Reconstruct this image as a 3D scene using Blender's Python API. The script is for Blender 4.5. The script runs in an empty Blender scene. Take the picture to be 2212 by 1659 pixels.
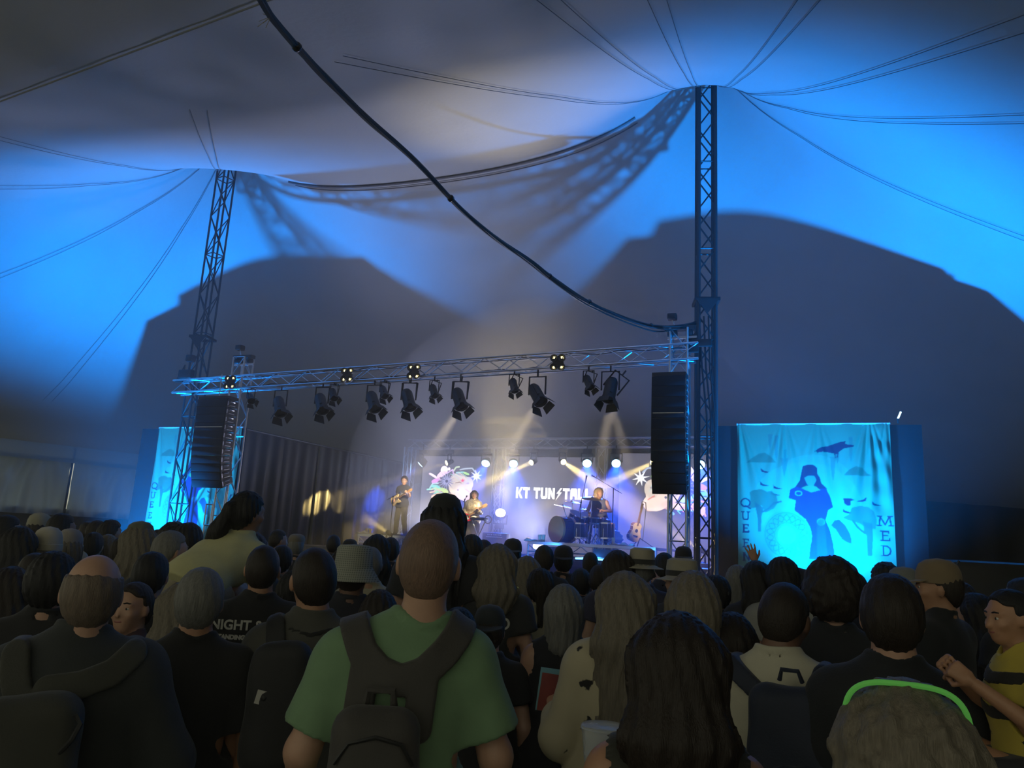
import bpy, bmesh, math, random
import numpy as np
from math import sin, cos, pi, radians, sqrt, atan2, exp
from mathutils import Vector, Matrix

scene = bpy.context.scene
COL = scene.collection
random.seed(7)
RNG = np.random.default_rng(7)

# ------------------------------------------------------------------ camera
FPX = 1660.0
PITCH, ROLL = radians(12.0), radians(3.1)
CAM = Vector((0, 0, 1.68))
cF = Vector((0, cos(PITCH), sin(PITCH)))
_r0 = Vector((1, 0, 0)); _u0 = Vector((0, -sin(PITCH), cos(PITCH)))
cR = _r0 * cos(ROLL) + _u0 * sin(ROLL)
cU = _u0 * cos(ROLL) - _r0 * sin(ROLL)
cam_data = bpy.data.cameras.new("camera")
cam = bpy.data.objects.new("camera", cam_data)
COL.objects.link(cam)
cam_data.sensor_width = 36.0
cam_data.lens = 36.0 * FPX / 2212.0
cam_data.clip_start = 0.05
cam_data.clip_end = 200
cam.matrix_world = Matrix(((cR.x, cU.x, -cF.x, CAM.x), (cR.y, cU.y, -cF.y, CAM.y), (cR.z, cU.z, -cF.z, CAM.z), (0, 0, 0, 1)))
scene.camera = cam

# ------------------------------------------------------------------ view, world
vs = scene.view_settings
vs.view_transform = 'Standard'
vs.look = 'None'
vs.exposure = 0.0
vs.gamma = 1.0
vs.use_curve_mapping = False
scene.cycles.use_denoising = True
scene.cycles.max_bounces = 4
scene.cycles.diffuse_bounces = 2
scene.cycles.use_adaptive_sampling = True
scene.cycles.adaptive_threshold = 0.05
scene.cycles.volume_bounces = 0
scene.cycles.sample_clamp_indirect = 3.0

world = bpy.data.worlds.new("evening_sky")
scene.world = world
world.use_nodes = True
bg = world.node_tree.nodes["Background"]
bg.inputs[0].default_value = (0.66, 0.66, 0.50, 1)
bg.inputs[1].default_value = 0.8


def ray(px, py):
    return cF + cR * ((px - 1106.0) / FPX) + cU * ((829.5 - py) / FPX)


def at(px, py, Y):
    d = ray(px, py)
    return CAM + d * (Y / d.y)


# stage frame: origin at the left king pole, u along the stage front, v upstage
PL = Vector((-8.76, 21.0, 0)); PR = Vector((4.134, 16.0, 0))
SU = (PR - PL).normalized(); SV = Vector((-SU.y, SU.x, 0)); SL = (PR - PL).length
SANG = atan2(SU.y, SU.x)


def S(s, t, z=0.0):
    return PL + SU * s + SV * t + Vector((0, 0, z))


def onst(px, py, t):
    """point of the vertical plane at stage depth t behind the pole line"""
    d = ray(px, py)
    k = (t - (CAM - PL).dot(SV)) / d.dot(SV)
    return CAM + d * k


def st_of(p):
    q = Vector((p[0], p[1], 0)) - PL
    return q.dot(SU), q.dot(SV)


# ------------------------------------------------------------------ lights
def aim(o, target):
    d = Vector(target) - o.location
    o.rotation_euler = d.to_track_quat('-Z', 'Y').to_euler()


def spot(name, loc, target, color, watts, angle, blend=0.15, radius=0.05):
    l = bpy.data.lights.new(name, 'SPOT')
    l.color = color; l.energy = watts; l.spot_size = radians(angle); l.spot_blend = blend
    l.shadow_soft_size = radius
    o = bpy.data.objects.new(name, l); COL.objects.link(o)
    o.location = loc
    aim(o, target)
    return o


def srgb(r, g, b):
    f = lambda c: (c / 255 / 12.92) if c / 255 <= 0.04045 else ((c / 255 + 0.055) / 1.055) ** 2.4
    return (f(r), f(g), f(b))


# ------------------------------------------------------------------ materials
MATS = {}


def mat(name, color, rough=0.7, metal=0.0, var=0.12, scale=6.0, bump=0.0, bscale=60.0, emit=None, estr=1.0, spec=0.5, sheen=0.0, alpha=None, trans=0.0, stretch=None):
    if name in MATS:
        return MATS[name]
    m = bpy.data.materials.new(name); m.use_nodes = True
    nt = m.node_tree; b = nt.nodes["Principled BSDF"]
    b.inputs["Roughness"].default_value = rough
    b.inputs["Metallic"].default_value = metal
    b.inputs["Specular IOR Level"].default_value = spec
    if sheen:
        b.inputs["Sheen Weight"].default_value = sheen
    if trans:
        b.inputs["Transmission Weight"].default_value = trans
    if alpha is not None:
        b.inputs["Alpha"].default_value = alpha
    tc = nt.nodes.new("ShaderNodeTexCoord")
    src = tc.outputs["Object"]
    if stretch:
        mp = nt.nodes.new("ShaderNodeMapping"); mp.inputs["Scale"].default_value = stretch
        nt.links.new(src, mp.inputs[0]); src = mp.outputs[0]
    if var:
        n = nt.nodes.new("ShaderNodeTexNoise"); n.inputs["Scale"].default_value = scale; n.inputs["Detail"].default_value = 4
        nt.links.new(src, n.inputs["Vector"])
        mx = nt.nodes.new("ShaderNodeMix"); mx.data_type = 'RGBA'
        mx.inputs["A"].default_value = (*[max(0, c * (1 - var * 1.6)) for c in color], 1)
        mx.inputs["B"].default_value = (*[min(1, c * (1 + var * 1.6)) for c in color], 1)
        nt.links.new(n.outputs["Fac"], mx.inputs["Factor"])
        nt.links.new(mx.outputs["Result"], b.inputs["Base Color"])
    else:
        b.inputs["Base Color"].default_value = (*color, 1)
    if bump:
        n2 = nt.nodes.new("ShaderNodeTexNoise"); n2.inputs["Scale"].default_value = bscale; n2.inputs["Detail"].default_value = 3
        nt.links.new(src, n2.inputs["Vector"])
        bp = nt.nodes.new("ShaderNodeBump"); bp.inputs["Strength"].default_value = bump; bp.inputs["Distance"].default_value = 0.02
        nt.links.new(n2.outputs["Fac"], bp.inputs["Height"]); nt.links.new(bp.outputs[0], b.inputs["Normal"])
    if emit:
        b.inputs["Emission Color"].default_value = (*emit, 1); b.inputs["Emission Strength"].default_value = estr
        m.cycles.emission_sampling = 'NONE'
    MATS[name] = m
    return m


def translucent(m, amount, color):
    """thin sheet: part of the daylight outside comes through"""
    nt = m.node_tree; b = nt.nodes["Principled BSDF"]; out = nt.nodes["Material Output"]
    t = nt.nodes.new("ShaderNodeBsdfTranslucent"); t.inputs[0].default_value = (*color, 1)
    mx = nt.nodes.new("ShaderNodeMixShader"); mx.inputs[0].default_value = amount
    nt.links.new(b.outputs[0], mx.inputs[1]); nt.links.new(t.outputs[0], mx.inputs[2]); nt.links.new(mx.outputs[0], out.inputs[0])
    return m


def print_mat(name, rough=0.5, emit=0.0, bump=0.0, attr="ink"):
    """material whose printed picture is stored in the mesh's colour attribute"""
    m = bpy.data.materials.new(name); m.use_nodes = True
    nt = m.node_tree; b = nt.nodes["Principled BSDF"]
    b.inputs["Roughness"].default_value = rough
    a = nt.nodes.new("ShaderNodeVertexColor"); a.layer_name = attr
    if emit:
        b.inputs["Base Color"].default_value = (0.01, 0.01, 0.012, 1)
        nt.links.new(a.outputs[0], b.inputs["Emission Color"]); b.inputs["Emission Strength"].default_value = emit
        m.cycles.emission_sampling = 'NONE'
    else:
        nt.links.new(a.outputs[0], b.inputs["Base Color"])
    return m


# ------------------------------------------------------------------ mesh collecting
def frame(d, ref=Vector((0, 0, 1))):
    d = Vector(d).normalized()
    if abs(d.dot(ref)) > 0.98:
        ref = Vector((1, 0, 0))
    x = ref.cross(d).normalized(); y = d.cross(x)
    return x, y, d


class MB:
    def __init__(self):
        self.v = []; self.f = []; self.mi = []; self.cur = 0

    def add(self, vs_, fs):
        k = len(self.v)
        self.v += [tuple(q) for q in vs_]
        self.f += [tuple(i + k for i in q) for q in fs]
        self.mi += [self.cur] * len(fs)
        return self

    def box(self, c, s, M=None):
        c = Vector(c); h = [q / 2 for q in s]
        vs_ = [Vector((x * h[0], y * h[1], z * h[2])) for x in (-1, 1) for y in (-1, 1) for z in (-1, 1)]
        if M is not None:
            vs_ = [M @ q for q in vs_]
        return self.add([c + q for q in vs_], [(0, 1, 3, 2), (4, 6, 7, 5), (0, 4, 5, 1), (2, 3, 7, 6), (0, 2, 6, 4), (1, 5, 7, 3)])

    def bbox(self, c, s, bev=0.02, M=None):
        """box with chamfered edges"""
        bm = bmesh.new(); bmesh.ops.create_cube(bm, size=1)
        for q in bm.verts:
            q.co = Vector((q.co.x * s[0], q.co.y * s[1], q.co.z * s[2]))
        bmesh.ops.bevel(bm, geom=list(bm.edges), offset=bev, segments=2, affect='EDGES', profile=0.6)
        bm.verts.ensure_lookup_table()
        c = Vector(c)
        self.add([c + (M @ q.co if M is not None else q.co) for q in bm.verts], [[q.index for q in f.verts] for f in bm.faces])
        bm.free()
        return self

    def tube(self, pts, r, n=8, caps=True):
        pts = [Vector(p) for p in pts]; m = len(pts)
        rs = r if isinstance(r, (list, tuple)) else [r] * m
        vs_ = []; fs = []
        px = None
        for i, p in enumerate(pts):
            d = (pts[min(i + 1, m - 1)] - pts[max(i - 1, 0)])
            if d.length < 1e-9:
                d = Vector((0, 0, 1))
            d.normalize()
            if px is None:
                x, y, _ = frame(d)
            else:
                x = (px - d * px.dot(d))
                x = x.normalized() if x.length > 1e-6 else frame(d)[0]
                y = d.cross(x)
            px = x
            for k in range(n):
                a = 2 * pi * k / n
                vs_.append(p + (x * cos(a) + y * sin(a)) * rs[i])
        for i in range(m - 1):
            for k in range(n):
                k2 = (k + 1) % n
                fs.append((i * n + k, i * n + k2, (i + 1) * n + k2, (i + 1) * n + k))
        if caps:
            fs.append(tuple(range(n - 1, -1, -1))); fs.append(tuple((m - 1) * n + k for k in range(n)))
        return self.add(vs_, fs)

    def cyl(self, a, b, r0, r1=None, n=12):
        return self.tube([a, b], [r0, r0 if r1 is None else r1], n)

    def lathe(self, prof, n=20, M=None, sx=1.0, sy=1.0):
        """profile of (radius, z) spun about z"""
        vs_ = []; fs = []
        for r, z in prof:
            for k in range(n):
                a = 2 * pi * k / n
                q = Vector((r * cos(a) * sx, r * sin(a) * sy, z))
                vs_.append(M @ q if M is not None else q)
        for i in range(len(prof) - 1):
            for k in range(n):
                k2 = (k + 1) % n
                fs.append((i * n + k, i * n + k2, (i + 1) * n + k2, (i + 1) * n + k))
        if prof[0][0] > 1e-6:
            fs.append(tuple(range(n - 1, -1, -1)))
        if prof[-1][0] > 1e-6:
            fs.append(tuple((len(prof) - 1) * n + k for k in range(n)))
        return self.add(vs_, fs)

    def ball(self, c, r, n=12, m=8, M=None):
        r = r if isinstance(r, (list, tuple)) else (r, r, r)
        pr = [(max(1e-4, sin(pi * i / m)), -cos(pi * i / m)) for i in range(m + 1)]
        T = Matrix.Translation(Vector(c)) @ (M.to_4x4() if M is not None else Matrix.Identity(4)) @ Matrix.Diagonal((r[0], r[1], r[2], 1))
        return self.lathe(pr, n, T)

    def plate(self, pts, nrm, th):
        """flat polygon with thickness"""
        n = len(pts); o = Vector(nrm).normalized() * th
        pts = [Vector(p) for p in pts]
        vs_ = pts + [p + o for p in pts]
        fs = [tuple(range(n - 1, -1, -1)), tuple(range(n, 2 * n))] + [(i, (i + 1) % n, n + (i + 1) % n, n + i) for i in range(n)]
        return self.add(vs_, fs)

    def mesh(self, name, mats, smooth=True):
        me = bpy.data.meshes.new(name)
        me.from_pydata(self.v, [], self.f)
        for m in (mats if isinstance(mats, (list, tuple)) else [mats]):
            me.materials.append(m)
        if max(self.mi, default=0):
            me.polygons.foreach_set("material_index", self.mi)
        if smooth:
            smooth_mesh(me, 40)
        me.update()
        return me

    def build(self, name, mats, parent=None, smooth=True):
        return link(name, self.mesh(name, mats, smooth), parent)


def smooth_mesh(me, ang=40):
    me.polygons.foreach_set("use_smooth", [True] * len(me.polygons))
    try:
        me.set_sharp_from_angle(angle=radians(ang))
    except Exception:
        pass


def link(name, me, parent=None, M=None):
    o = bpy.data.objects.new(name, me); COL.objects.link(o)
    if parent is not None:
        o.parent = parent
    if M is not None:
        o.matrix_basis = M
    return o


def tag(o, label=None, cat=None, group=None, kind=None):
    if label: o["label"] = label
    if cat: o["category"] = cat
    if group: o["group"] = group
    if kind: o["kind"] = kind
    return o


def thing(name, label, cat, loc=(0, 0, 0), rz=0.0, group=None, M=None):
    o = bpy.data.objects.new(name, None); COL.objects.link(o)
    o.empty_display_size = 0.1
    if M is not None:
        o.matrix_basis = M
    else:
        o.location = loc; o.rotation_euler = (0, 0, rz)
    return tag(o, label, cat, group)


def copy_tree(o, parent=None):
    c = o.copy(); COL.objects.link(c)
    if parent is not None:
        c.parent = parent
    for ch in list(o.children):
        copy_tree(ch, c)
    return c


_rods = {}


def rod(name, parent, a, b, r, m, n=7):
    """a straight bar sharing one unit mesh with every bar of its kind"""
    key = (round(r, 4), m.name, n)
    if key not in _rods:
        _rods[key] = MB().cyl((0, 0, 0), (0, 0, 1), r, r, n).mesh("bar", m)
    a = Vector(a); b = Vector(b)
    x, y, d = frame(b - a); L = (b - a).length
    M = Matrix(((x.x, y.x, d.x * L, a.x), (x.y, y.y, d.y * L, a.y), (x.z, y.z, d.z * L, a.z), (0, 0, 0, 1)))
    return link(name, _rods[key], parent, M)


def text_mesh(body, size, mtl, name="lettering", extrude=0.002, bold=0.0, align='LEFT', sx=1.0):
    cu = bpy.data.curves.new("txt", 'FONT'); cu.body = body; cu.size = size; cu.extrude = extrude; cu.offset = bold
    cu.align_x = align
    o = bpy.data.objects.new("txt", cu); COL.objects.link(o)
    dg = bpy.context.evaluated_depsgraph_get()
    me = bpy.data.meshes.new_from_object(o.evaluated_get(dg))
    me.name = name
    bpy.data.objects.remove(o); bpy.data.curves.remove(cu)
    if sx != 1.0:
        me.transform(Matrix.Diagonal((sx, 1, 1, 1)))
    me.materials.clear(); me.materials.append(mtl)
    return me


# ------------------------------------------------------------------ flat pictures (print, screens)
class Picture:
    def __init__(self, w, h, nx, ny, base):
        self.w, self.h, self.nx, self.ny = w, h, nx, ny
        self.X, self.Z = np.meshgrid(np.linspace(0, w, nx), np.linspace(0, h, ny), indexing='xy')
        self.c = np.zeros((ny, nx, 3)); self.c[:] = base

    def put(self, mask, col, a=1.0):
        self.c[mask] = self.c[mask] * (1 - a) + np.array(col) * a
        return self

    def poly(self, pts, col, a=1.0):
        inside = np.zeros(self.X.shape, bool)
        n = len(pts)
        for i in range(n):
            x0, z0 = pts[i]; x1, z1 = pts[(i + 1) % n]
            if z0 == z1:
                continue
            c = ((self.Z < z1) != (self.Z < z0)) & (self.X < (x1 - x0) * (self.Z - z0) / (z1 - z0) + x0)
            inside ^= c
        return self.put(inside, col, a)

    def ell(self, cx, cz, rx, rz, col, a=1.0, rot=0.0):
        dx = self.X - cx; dz = self.Z - cz
        c, s = cos(rot), sin(rot)
        return self.put(((dx * c + dz * s) / rx) ** 2 + ((-dx * s + dz * c) / rz) ** 2 < 1, col, a)

    def line(self, pts, w, col, a=1.0):
        for (x0, z0), (x1, z1) in zip(pts[:-1], pts[1:]):
            dx, dz = x1 - x0, z1 - z0
            L2 = dx * dx + dz * dz + 1e-12
            t = np.clip(((self.X - x0) * dx + (self.Z - z0) * dz) / L2, 0, 1)
            self.put(np.hypot(self.X - x0 - t * dx, self.Z - z0 - t * dz) < w / 2, col, a)
        return self

    def star(self, cx, cz, r0, r1, n, col, rot=0.0):
        return self.poly([(cx + (r0 if i % 2 == 0 else r1) * cos(rot + pi * i / n), cz + (r0 if i % 2 == 0 else r1) * sin(rot + pi * i / n)) for i in range(2 * n)], col)

    def mesh(self, name, mtl, disp=None, thick=0.0):
        """grid facing -y, x right, z up"""
        Y = np.zeros_like(self.X) if disp is None else disp(self.X, self.Z)
        v = np.stack([self.X, Y, self.Z], -1).reshape(-1, 3)
        nx, ny = self.nx, self.ny
        i = np.arange(nx - 1)[None, :] + np.arange(ny - 1)[:, None] * nx
        q = np.stack([i, i + 1, i + 1 + nx, i + nx], -1).reshape(-1, 4)
        me = np_mesh(name, v, q)
        col = me.color_attributes.new("ink", 'FLOAT_COLOR', 'POINT')
        rgba = np.ones((nx * ny, 4), np.float32); rgba[:, :3] = self.c.reshape(-1, 3)
        col.data.foreach_set("color", rgba.ravel())
        me.materials.append(mtl)
        return me


def np_mesh(name, v, q):
    me = bpy.data.meshes.new(name)
    me.vertices.add(len(v)); me.vertices.foreach_set("co", np.asarray(v, np.float32).ravel())
    k = q.shape[1]
    me.loops.add(len(q) * k); me.loops.foreach_set("vertex_index", q.astype(np.int32).ravel())
    me.polygons.add(len(q)); me.polygons.foreach_set("loop_start", np.arange(0, len(q) * k, k, dtype=np.int32))
    me.polygons.foreach_set("use_smooth", np.ones(len(q), bool))
    me.update(calc_edges=True)
    return me
# ================================================================== setting
m_canopy = mat("canopy_pvc", (0.50, 0.50, 0.50), rough=0.55, var=0.06, scale=0.8, bump=0.25, bscale=9, spec=0.3)
translucent(m_canopy, 0.03, (0.75, 0.75, 0.72))
m_grass = mat("trampled_grass", (0.035, 0.045, 0.02), rough=0.95, var=0.35, scale=3, bump=0.8, bscale=30)
m_black = mat("black_drape", (0.007, 0.007, 0.009), rough=0.45, var=0.2, scale=4, spec=0.35)
m_sheet = mat("white_pvc", (0.42, 0.43, 0.43), rough=0.28, var=0.08, scale=2, spec=0.6)
translucent(m_sheet, 0.42, (0.65, 0.8, 0.95))
m_alu = mat("aluminium", (0.62, 0.63, 0.65), rough=0.34, metal=0.95, var=0.06, scale=9)
m_steel = mat("dark_steel", (0.05, 0.055, 0.06), rough=0.5, metal=0.5, var=0.15)
m_blk = mat("black_plastic", (0.014, 0.014, 0.015), rough=0.5, var=0.1)
m_blk_gloss = mat("black_gloss", (0.012, 0.012, 0.014), rough=0.22, var=0.1)
m_rope = mat("seam_rope", (0.20, 0.20, 0.21), rough=0.8, var=0.2)
m_deck = mat("stage_ply", (0.05, 0.05, 0.052), rough=0.55, var=0.25, scale=3)
m_chrome = mat("chrome", (0.8, 0.8, 0.82), rough=0.12, metal=1.0, var=0.0)
m_white = mat("white_plastic", (0.75, 0.74, 0.7), rough=0.5, var=0.05)

# ---- canopy: two king-pole peaks, a sagging ridge, sides falling to the eaves
PEAK = 12.9


def sm01(x):
    x = min(1, max(0, x)); return x * x * (3 - 2 * x)


def canopy_h(s, t):
    ds = -s if s < 0 else (s - SL if s > SL else 0.0)
    tt = t if t > 0 else t * 0.50
    d = sqrt(ds * ds + tt * tt)
    xs = [0, 2, 4, 6, 8, 10, 12, 14, 18]; hs = [10.8, 9.9, 8.7, 7.5, 6.3, 5.3, 4.55, 4.1, 3.6]
    h = float(np.interp(d, xs, hs))
    for p in (0.0, SL):
        r = sqrt((s - p) ** 2 + t * t)
        h += 2.5 * exp(-r / 1.75)
    # fold to the next bay, ahead-left of the viewer
    q = PL + SU * s + SV * t
    e = (q - Vector((-6.47, 10.25, 0))).dot(Vector((-0.509, -0.861, 0)))
    if e > 0:
        h += 0.42 * (sqrt(e * e + 0.16) - 0.4)
    return h


def canopy_p(s, t, off=0.0):
    return S(s, t, canopy_h(s, t) - off)


ns, nt_ = 176, 176
ss = np.linspace(-15, SL + 15, ns); ts = np.linspace(-27, 14.5, nt_)
V = []
for t in ts:
    for s in ss:
        V.append(canopy_p(s, t))
V = np.array([tuple(q) for q in V])
i = np.arange(ns - 1)[None, :] + np.arange(nt_ - 1)[:, None] * ns
Q = np.stack([i, i + ns, i + ns + 1, i + 1], -1).reshape(-1, 4)
TT, SS_ = np.meshgrid(ts, ss, indexing="ij"); TT = TT.ravel(); SS_ = SS_.ravel()
keep = ~((SS_ < -2) & (np.hypot(np.minimum(SS_, 0), np.where(TT > 0, TT, TT * .5)) > 13.4))      # the canopy ends at the left eave
Q = Q[keep[Q].all(1)]
me = np_mesh("ceiling", V, Q); me.materials.append(m_canopy)
# smooth the kinks of the height profile
ceiling = link("ceiling", me)
tag(ceiling, "grey tent canopy rising to two peaks at the king poles", "ceiling", kind="structure")

# radial seam ropes around each peak and the stitched belts, parts of the canopy
def canopy_line(name, pts, r, n=5):
    P_ = [canopy_p(s, t, 0.03) for s, t in pts]
    return MB().tube(P_, r, n).build(name, m_rope, ceiling)


for pole, angs in ((SL, (-120, -97, -88, -74, -60, -46, -9)), (0.0, (-150, -109, -80, -50, 165))):
    for a in angs:
        for da in (-0.9, 0.9):
            aa = radians(a + da)
            canopy_line("seam_rope", [(pole + r * cos(aa), r * sin(aa)) for r in np.linspace(0.55, 9.0, 40)], 0.006)
canopy_line("ridge_belt", [(s, -0.25) for s in np.linspace(2.5, SL - 1.6, 60)], 0.035)
canopy_line("ridge_belt", [(s, 0.05) for s in np.linspace(2.5, SL - 1.6, 60)], 0.015)
fold = []
for k in np.linspace(-9, 12, 30):
    q = Vector((-6.47, 10.25, 0)) + Vector((0.861, -0.509, 0)) * k
    fold.append(st_of(q))
fb_ = canopy_line("fold_belt", fold, 0.014)
fb_.data.materials[0] = mat("pale_webbing", (.5, .5, .48), rough=.7)

# ---- ground
g = MB(); g.add([(-45, -25, 0), (45, -25, 0), (45, 48, 0), (-45, 48, 0)], [(0, 1, 2, 3)])
tag(g.build("floor", m_grass), "dark trampled grass under the crowd", "ground", kind="structure")


# ---- hanging cloth
def cloth(name, p0, p1, z0, z1, m, amp, wl, parent=None, nx=None, nz=12, flare=0.0, seed=0, fan=None):
    p0 = Vector(p0); p1 = Vector(p1); L = (p1 - p0).length; d = (p1 - p0) / L; nrm = Vector((d.y, -d.x, 0))
    nx = nx or int(L / wl * 8)
    rr = np.random.default_rng(seed); ph = rr.uniform(0, 6.28, 6)
    V_ = []
    for j in range(nz + 1):
        fz = j / nz; z = z0 + (z1 - z0) * fz
        a = amp * (1 - fz * 0.7)
        for k in range(nx + 1):
            x = L * k / nx
            y = a * (sin(2 * pi * x / wl + ph[0] + 0.8 * sin(x * 1.3 + ph[1])) * 0.6 + sin(2 * pi * x / (wl * 1.7) + ph[2] + fz * 0.5) * 0.4)
            if fan:
                y += fan(x, z)
            V_.append(tuple(p0 + d * x + nrm * y + Vector((0, 0, z - p0.z))))
    i_ = np.arange(nx)[None, :] + np.arange(nz)[:, None] * (nx + 1)
    me_ = np_mesh(name, np.array(V_), np.stack([i_, i_ + 1, i_ + nx + 2, i_ + nx + 1], -1).reshape(-1, 4))
    me_.materials.append(m)
    return link(name, me_, parent)


# left side wall of the tent: white PVC sheets, poles, valance
wl0 = at(-260, 960, 24.5); wl1 = at(330, 990, 30.5); wl0.z = wl1.z = 0
wall_l = thing("wall_left", "white pvc side wall of the tent hung in gathered sheets", "wall", wl0)
wall_l["kind"] = "structure"
wall_l.matrix_basis = Matrix.Identity(4)
Lw = (wl1 - wl0).length; dw = (wl1 - wl0) / Lw
for k in range(3):
    a = wl0 + dw * (Lw * k / 3 + 0.05); b = wl0 + dw * (Lw * (k + 1) / 3 - 0.05)
    rr = RNG.uniform(0.5, 1.5, 4)

    def fan(x, z, k=k):
        c = 1.4 + k * 0.3
        u_ = (x - c) / (0.35 + (4.6 - z) * 0.55)
        return 0.13 * sin(u_ * 9 + k) * exp(-u_ * u_ * 0.5)
    cloth("sheet", a, b, 1.95, 4.0, m_sheet, 0.10, 0.42, wall_l, nx=160, nz=16, seed=k, fan=fan)
    rod("pole", wall_l, b - dw * 0.0 + Vector((0.1, -0.12, 0)), b + Vector((0.1, -0.12, 4.4)), 0.04, m_steel)
cloth("valance", wl0 + Vector((0.1, -0.2, 0)), wl1 + Vector((0.1, -0.2, 0)), 3.85, 4.45, m_sheet, 0.02, 2.0, wall_l, nx=60, nz=3)
cloth("lower_sheet", wl0 + Vector((0, 0.3, 0)), wl1 + Vector((0, 0.3, 0)), 0, 2.2, m_black, 0.05, 0.8, wall_l, seed=5)
# back and right walls close the tent
wb = thing("wall_back", "dark rear wall of the tent behind the stage", "wall"); wb["kind"] = "structure"
cloth("sheet", S(-16, 13.6), S(SL + 16, 13.6), 0, 7.5, m_black, 0.08, 1.2, wb, seed=9)
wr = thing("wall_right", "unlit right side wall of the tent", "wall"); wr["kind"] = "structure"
cloth("sheet", S(SL + 13.5, -25), S(SL + 13.5, 14), 0, 8.0, mat("unlit_pvc", (0.06, 0.065, 0.06), rough=0.6), 0.08, 1.4, wr, seed=10)  # the wall's lack of light is put into its dark colour

# ---- trusses
def truss(name, label, p0, p1, w, bay, rc, rb, m, group=None, ref=Vector((0, 0, 1)), h=None, rot=0.0, cross=False):
    p0 = Vector(p0); p1 = Vector(p1); h = h or w
    T = thing(name, label, "truss", (0, 0, 0), 0, group)
    x, y, d = frame(p1 - p0, ref); L = (p1 - p0).length
    c, s = cos(rot), sin(rot); x, y = x * c + y * s, y * c - x * s
    cs = [x * (a * w / 2) + y * (b * h / 2) for a, b in ((-1, -1), (1, -1), (1, 1), (-1, 1))]
    T.location = p0
    for q in cs:
        rod("chord", T, q, q + d * L, rc, m, 8)
    nb = max(1, round(L / bay)); bl = L / nb
    for f in range(4):
        a, b = cs[f], cs[(f + 1) % 4]
        for k in range(nb):
            q0, q1 = (a, b) if (k + f) % 2 == 0 else (b, a)
            rod("brace", T, q0 + d * (k * bl), q1 + d * ((k + 1) * bl), rb, m, 5)
        if cross:
            for k in range(0, nb + 1, 4):
                rod("rung", T, a + d * (k * bl), b + d * (k * bl), rb, m, 5)
    return T


RT = -0.32   # stage depth of the front truss
zL, zR = 5.55, 5.93
king_r = truss("king_pole", "tall dark lattice king pole rising to the right-hand peak", S(SL, 0, 0), S(SL, 0, 13.0), 0.36, 0.52, 0.045, 0.018, m_steel, rot=SANG + 0.25, cross=True)
king_l = truss("king_pole", "tall dark lattice king pole rising to the left-hand peak", S(0, 0, 0), S(0, 0, 13.0), 0.36, 0.6, 0.030, 0.016, m_steel, rot=0.95, cross=True)
front = truss("box_truss", "long silver box truss carrying lamps across the stage front", S(-0.35, RT, zL - 0.06), S(SL - 0.1, RT, zR), 0.34, 0.48, 0.026, 0.012, m_alu)
rod("reinforcing_bar", front, Vector((0, 0, 0)) + SU * 0.2 + Vector((0, 0, 0.19)), SU * 2.0 + Vector((0, 0, 0.24)), 0.02, m_alu)
tower_l = truss("support_tower", "silver ladder truss tower beside the left loudspeaker stack", S(1.78, RT + 0.02, 0), S(1.78, RT + 0.02, 6.25), 0.36, 0.5, 0.026, 0.013, m_alu, rot=SANG, cross=True)
tower_r = truss("support_tower", "silver ladder truss tower under the right loudspeaker stack", S(13.32, RT + 0.02, 0), S(13.32, RT + 0.02, 6.45), 0.36, 0.5, 0.026, 0.013, m_alu, rot=SANG, cross=True)
BT = 8.0
back_t = truss("box_truss", "hazy silver box truss along the back of the stage", S(2.5, BT, 5.1), S(14.6, BT, 5.25), 0.30, 0.42, 0.024, 0.011, m_alu)
for px in (880, 1076, 1298, 1500):
    p = onst(px, 1050, BT); s_, t_ = st_of(p)
    lab = {880: "silver truss upright at the guitarist's side of the back wall", 1076: "silver truss upright between the face screen and the name screen",
           1298: "silver truss upright behind the drummer", 1500: "silver truss upright behind the right loudspeaker stack"}[px]
    truss("truss_upright", lab, S(s_, BT, 1.45), S(s_, BT, 5.0), 0.30, 0.42, 0.024, 0.011, m_alu, rot=SANG)

# tower-top hoist gear
for T, nm, lab in ((tower_r, "right", "electric chain hoist on a head beam above the right tower"), (tower_l, "left", "electric chain hoist on a head beam above the left tower")):
    b = T.location + Vector((0, 0, 6.45 if T is tower_r else 6.25))
    H = thing("chain_hoist", lab, "hoist", b, SANG)
    MB().box((0, 0, 0.03), (0.62, 0.16, 0.09)).build("head_beam", m_steel, H)
    MB().box((0.05, -0.02, -0.18), (0.62, 0.05, 0.05)).build("lower_beam", m_alu, H)
    MB().bbox((-0.17, 0, 0.30), (0.2, 0.18, 0.14), 0.03).build("motor", m_blk, H)
    MB().lathe([(0.001, -0.1), (0.07, -0.1), (0.085, -0.03), (0.085, 0.03), (0.07, 0.1), (0.001, 0.1)], 14, Matrix.Translation((-0.16, 0, -0.09)) @ Matrix.Rotation(pi / 2, 4, 'Y')).build("sheave", m_blk, H)
    MB().bbox((0.2, 0.0, -0.08), (0.14, 0.14, 0.12), 0.02).build("control_box", m_steel, H)
    MB().tube([(-0.17, 0, 0.25), (-0.12, 0, 0.1), (-0.02, 0, 0.06)], 0.012, 6).build("chain", m_alu, H)
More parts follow.
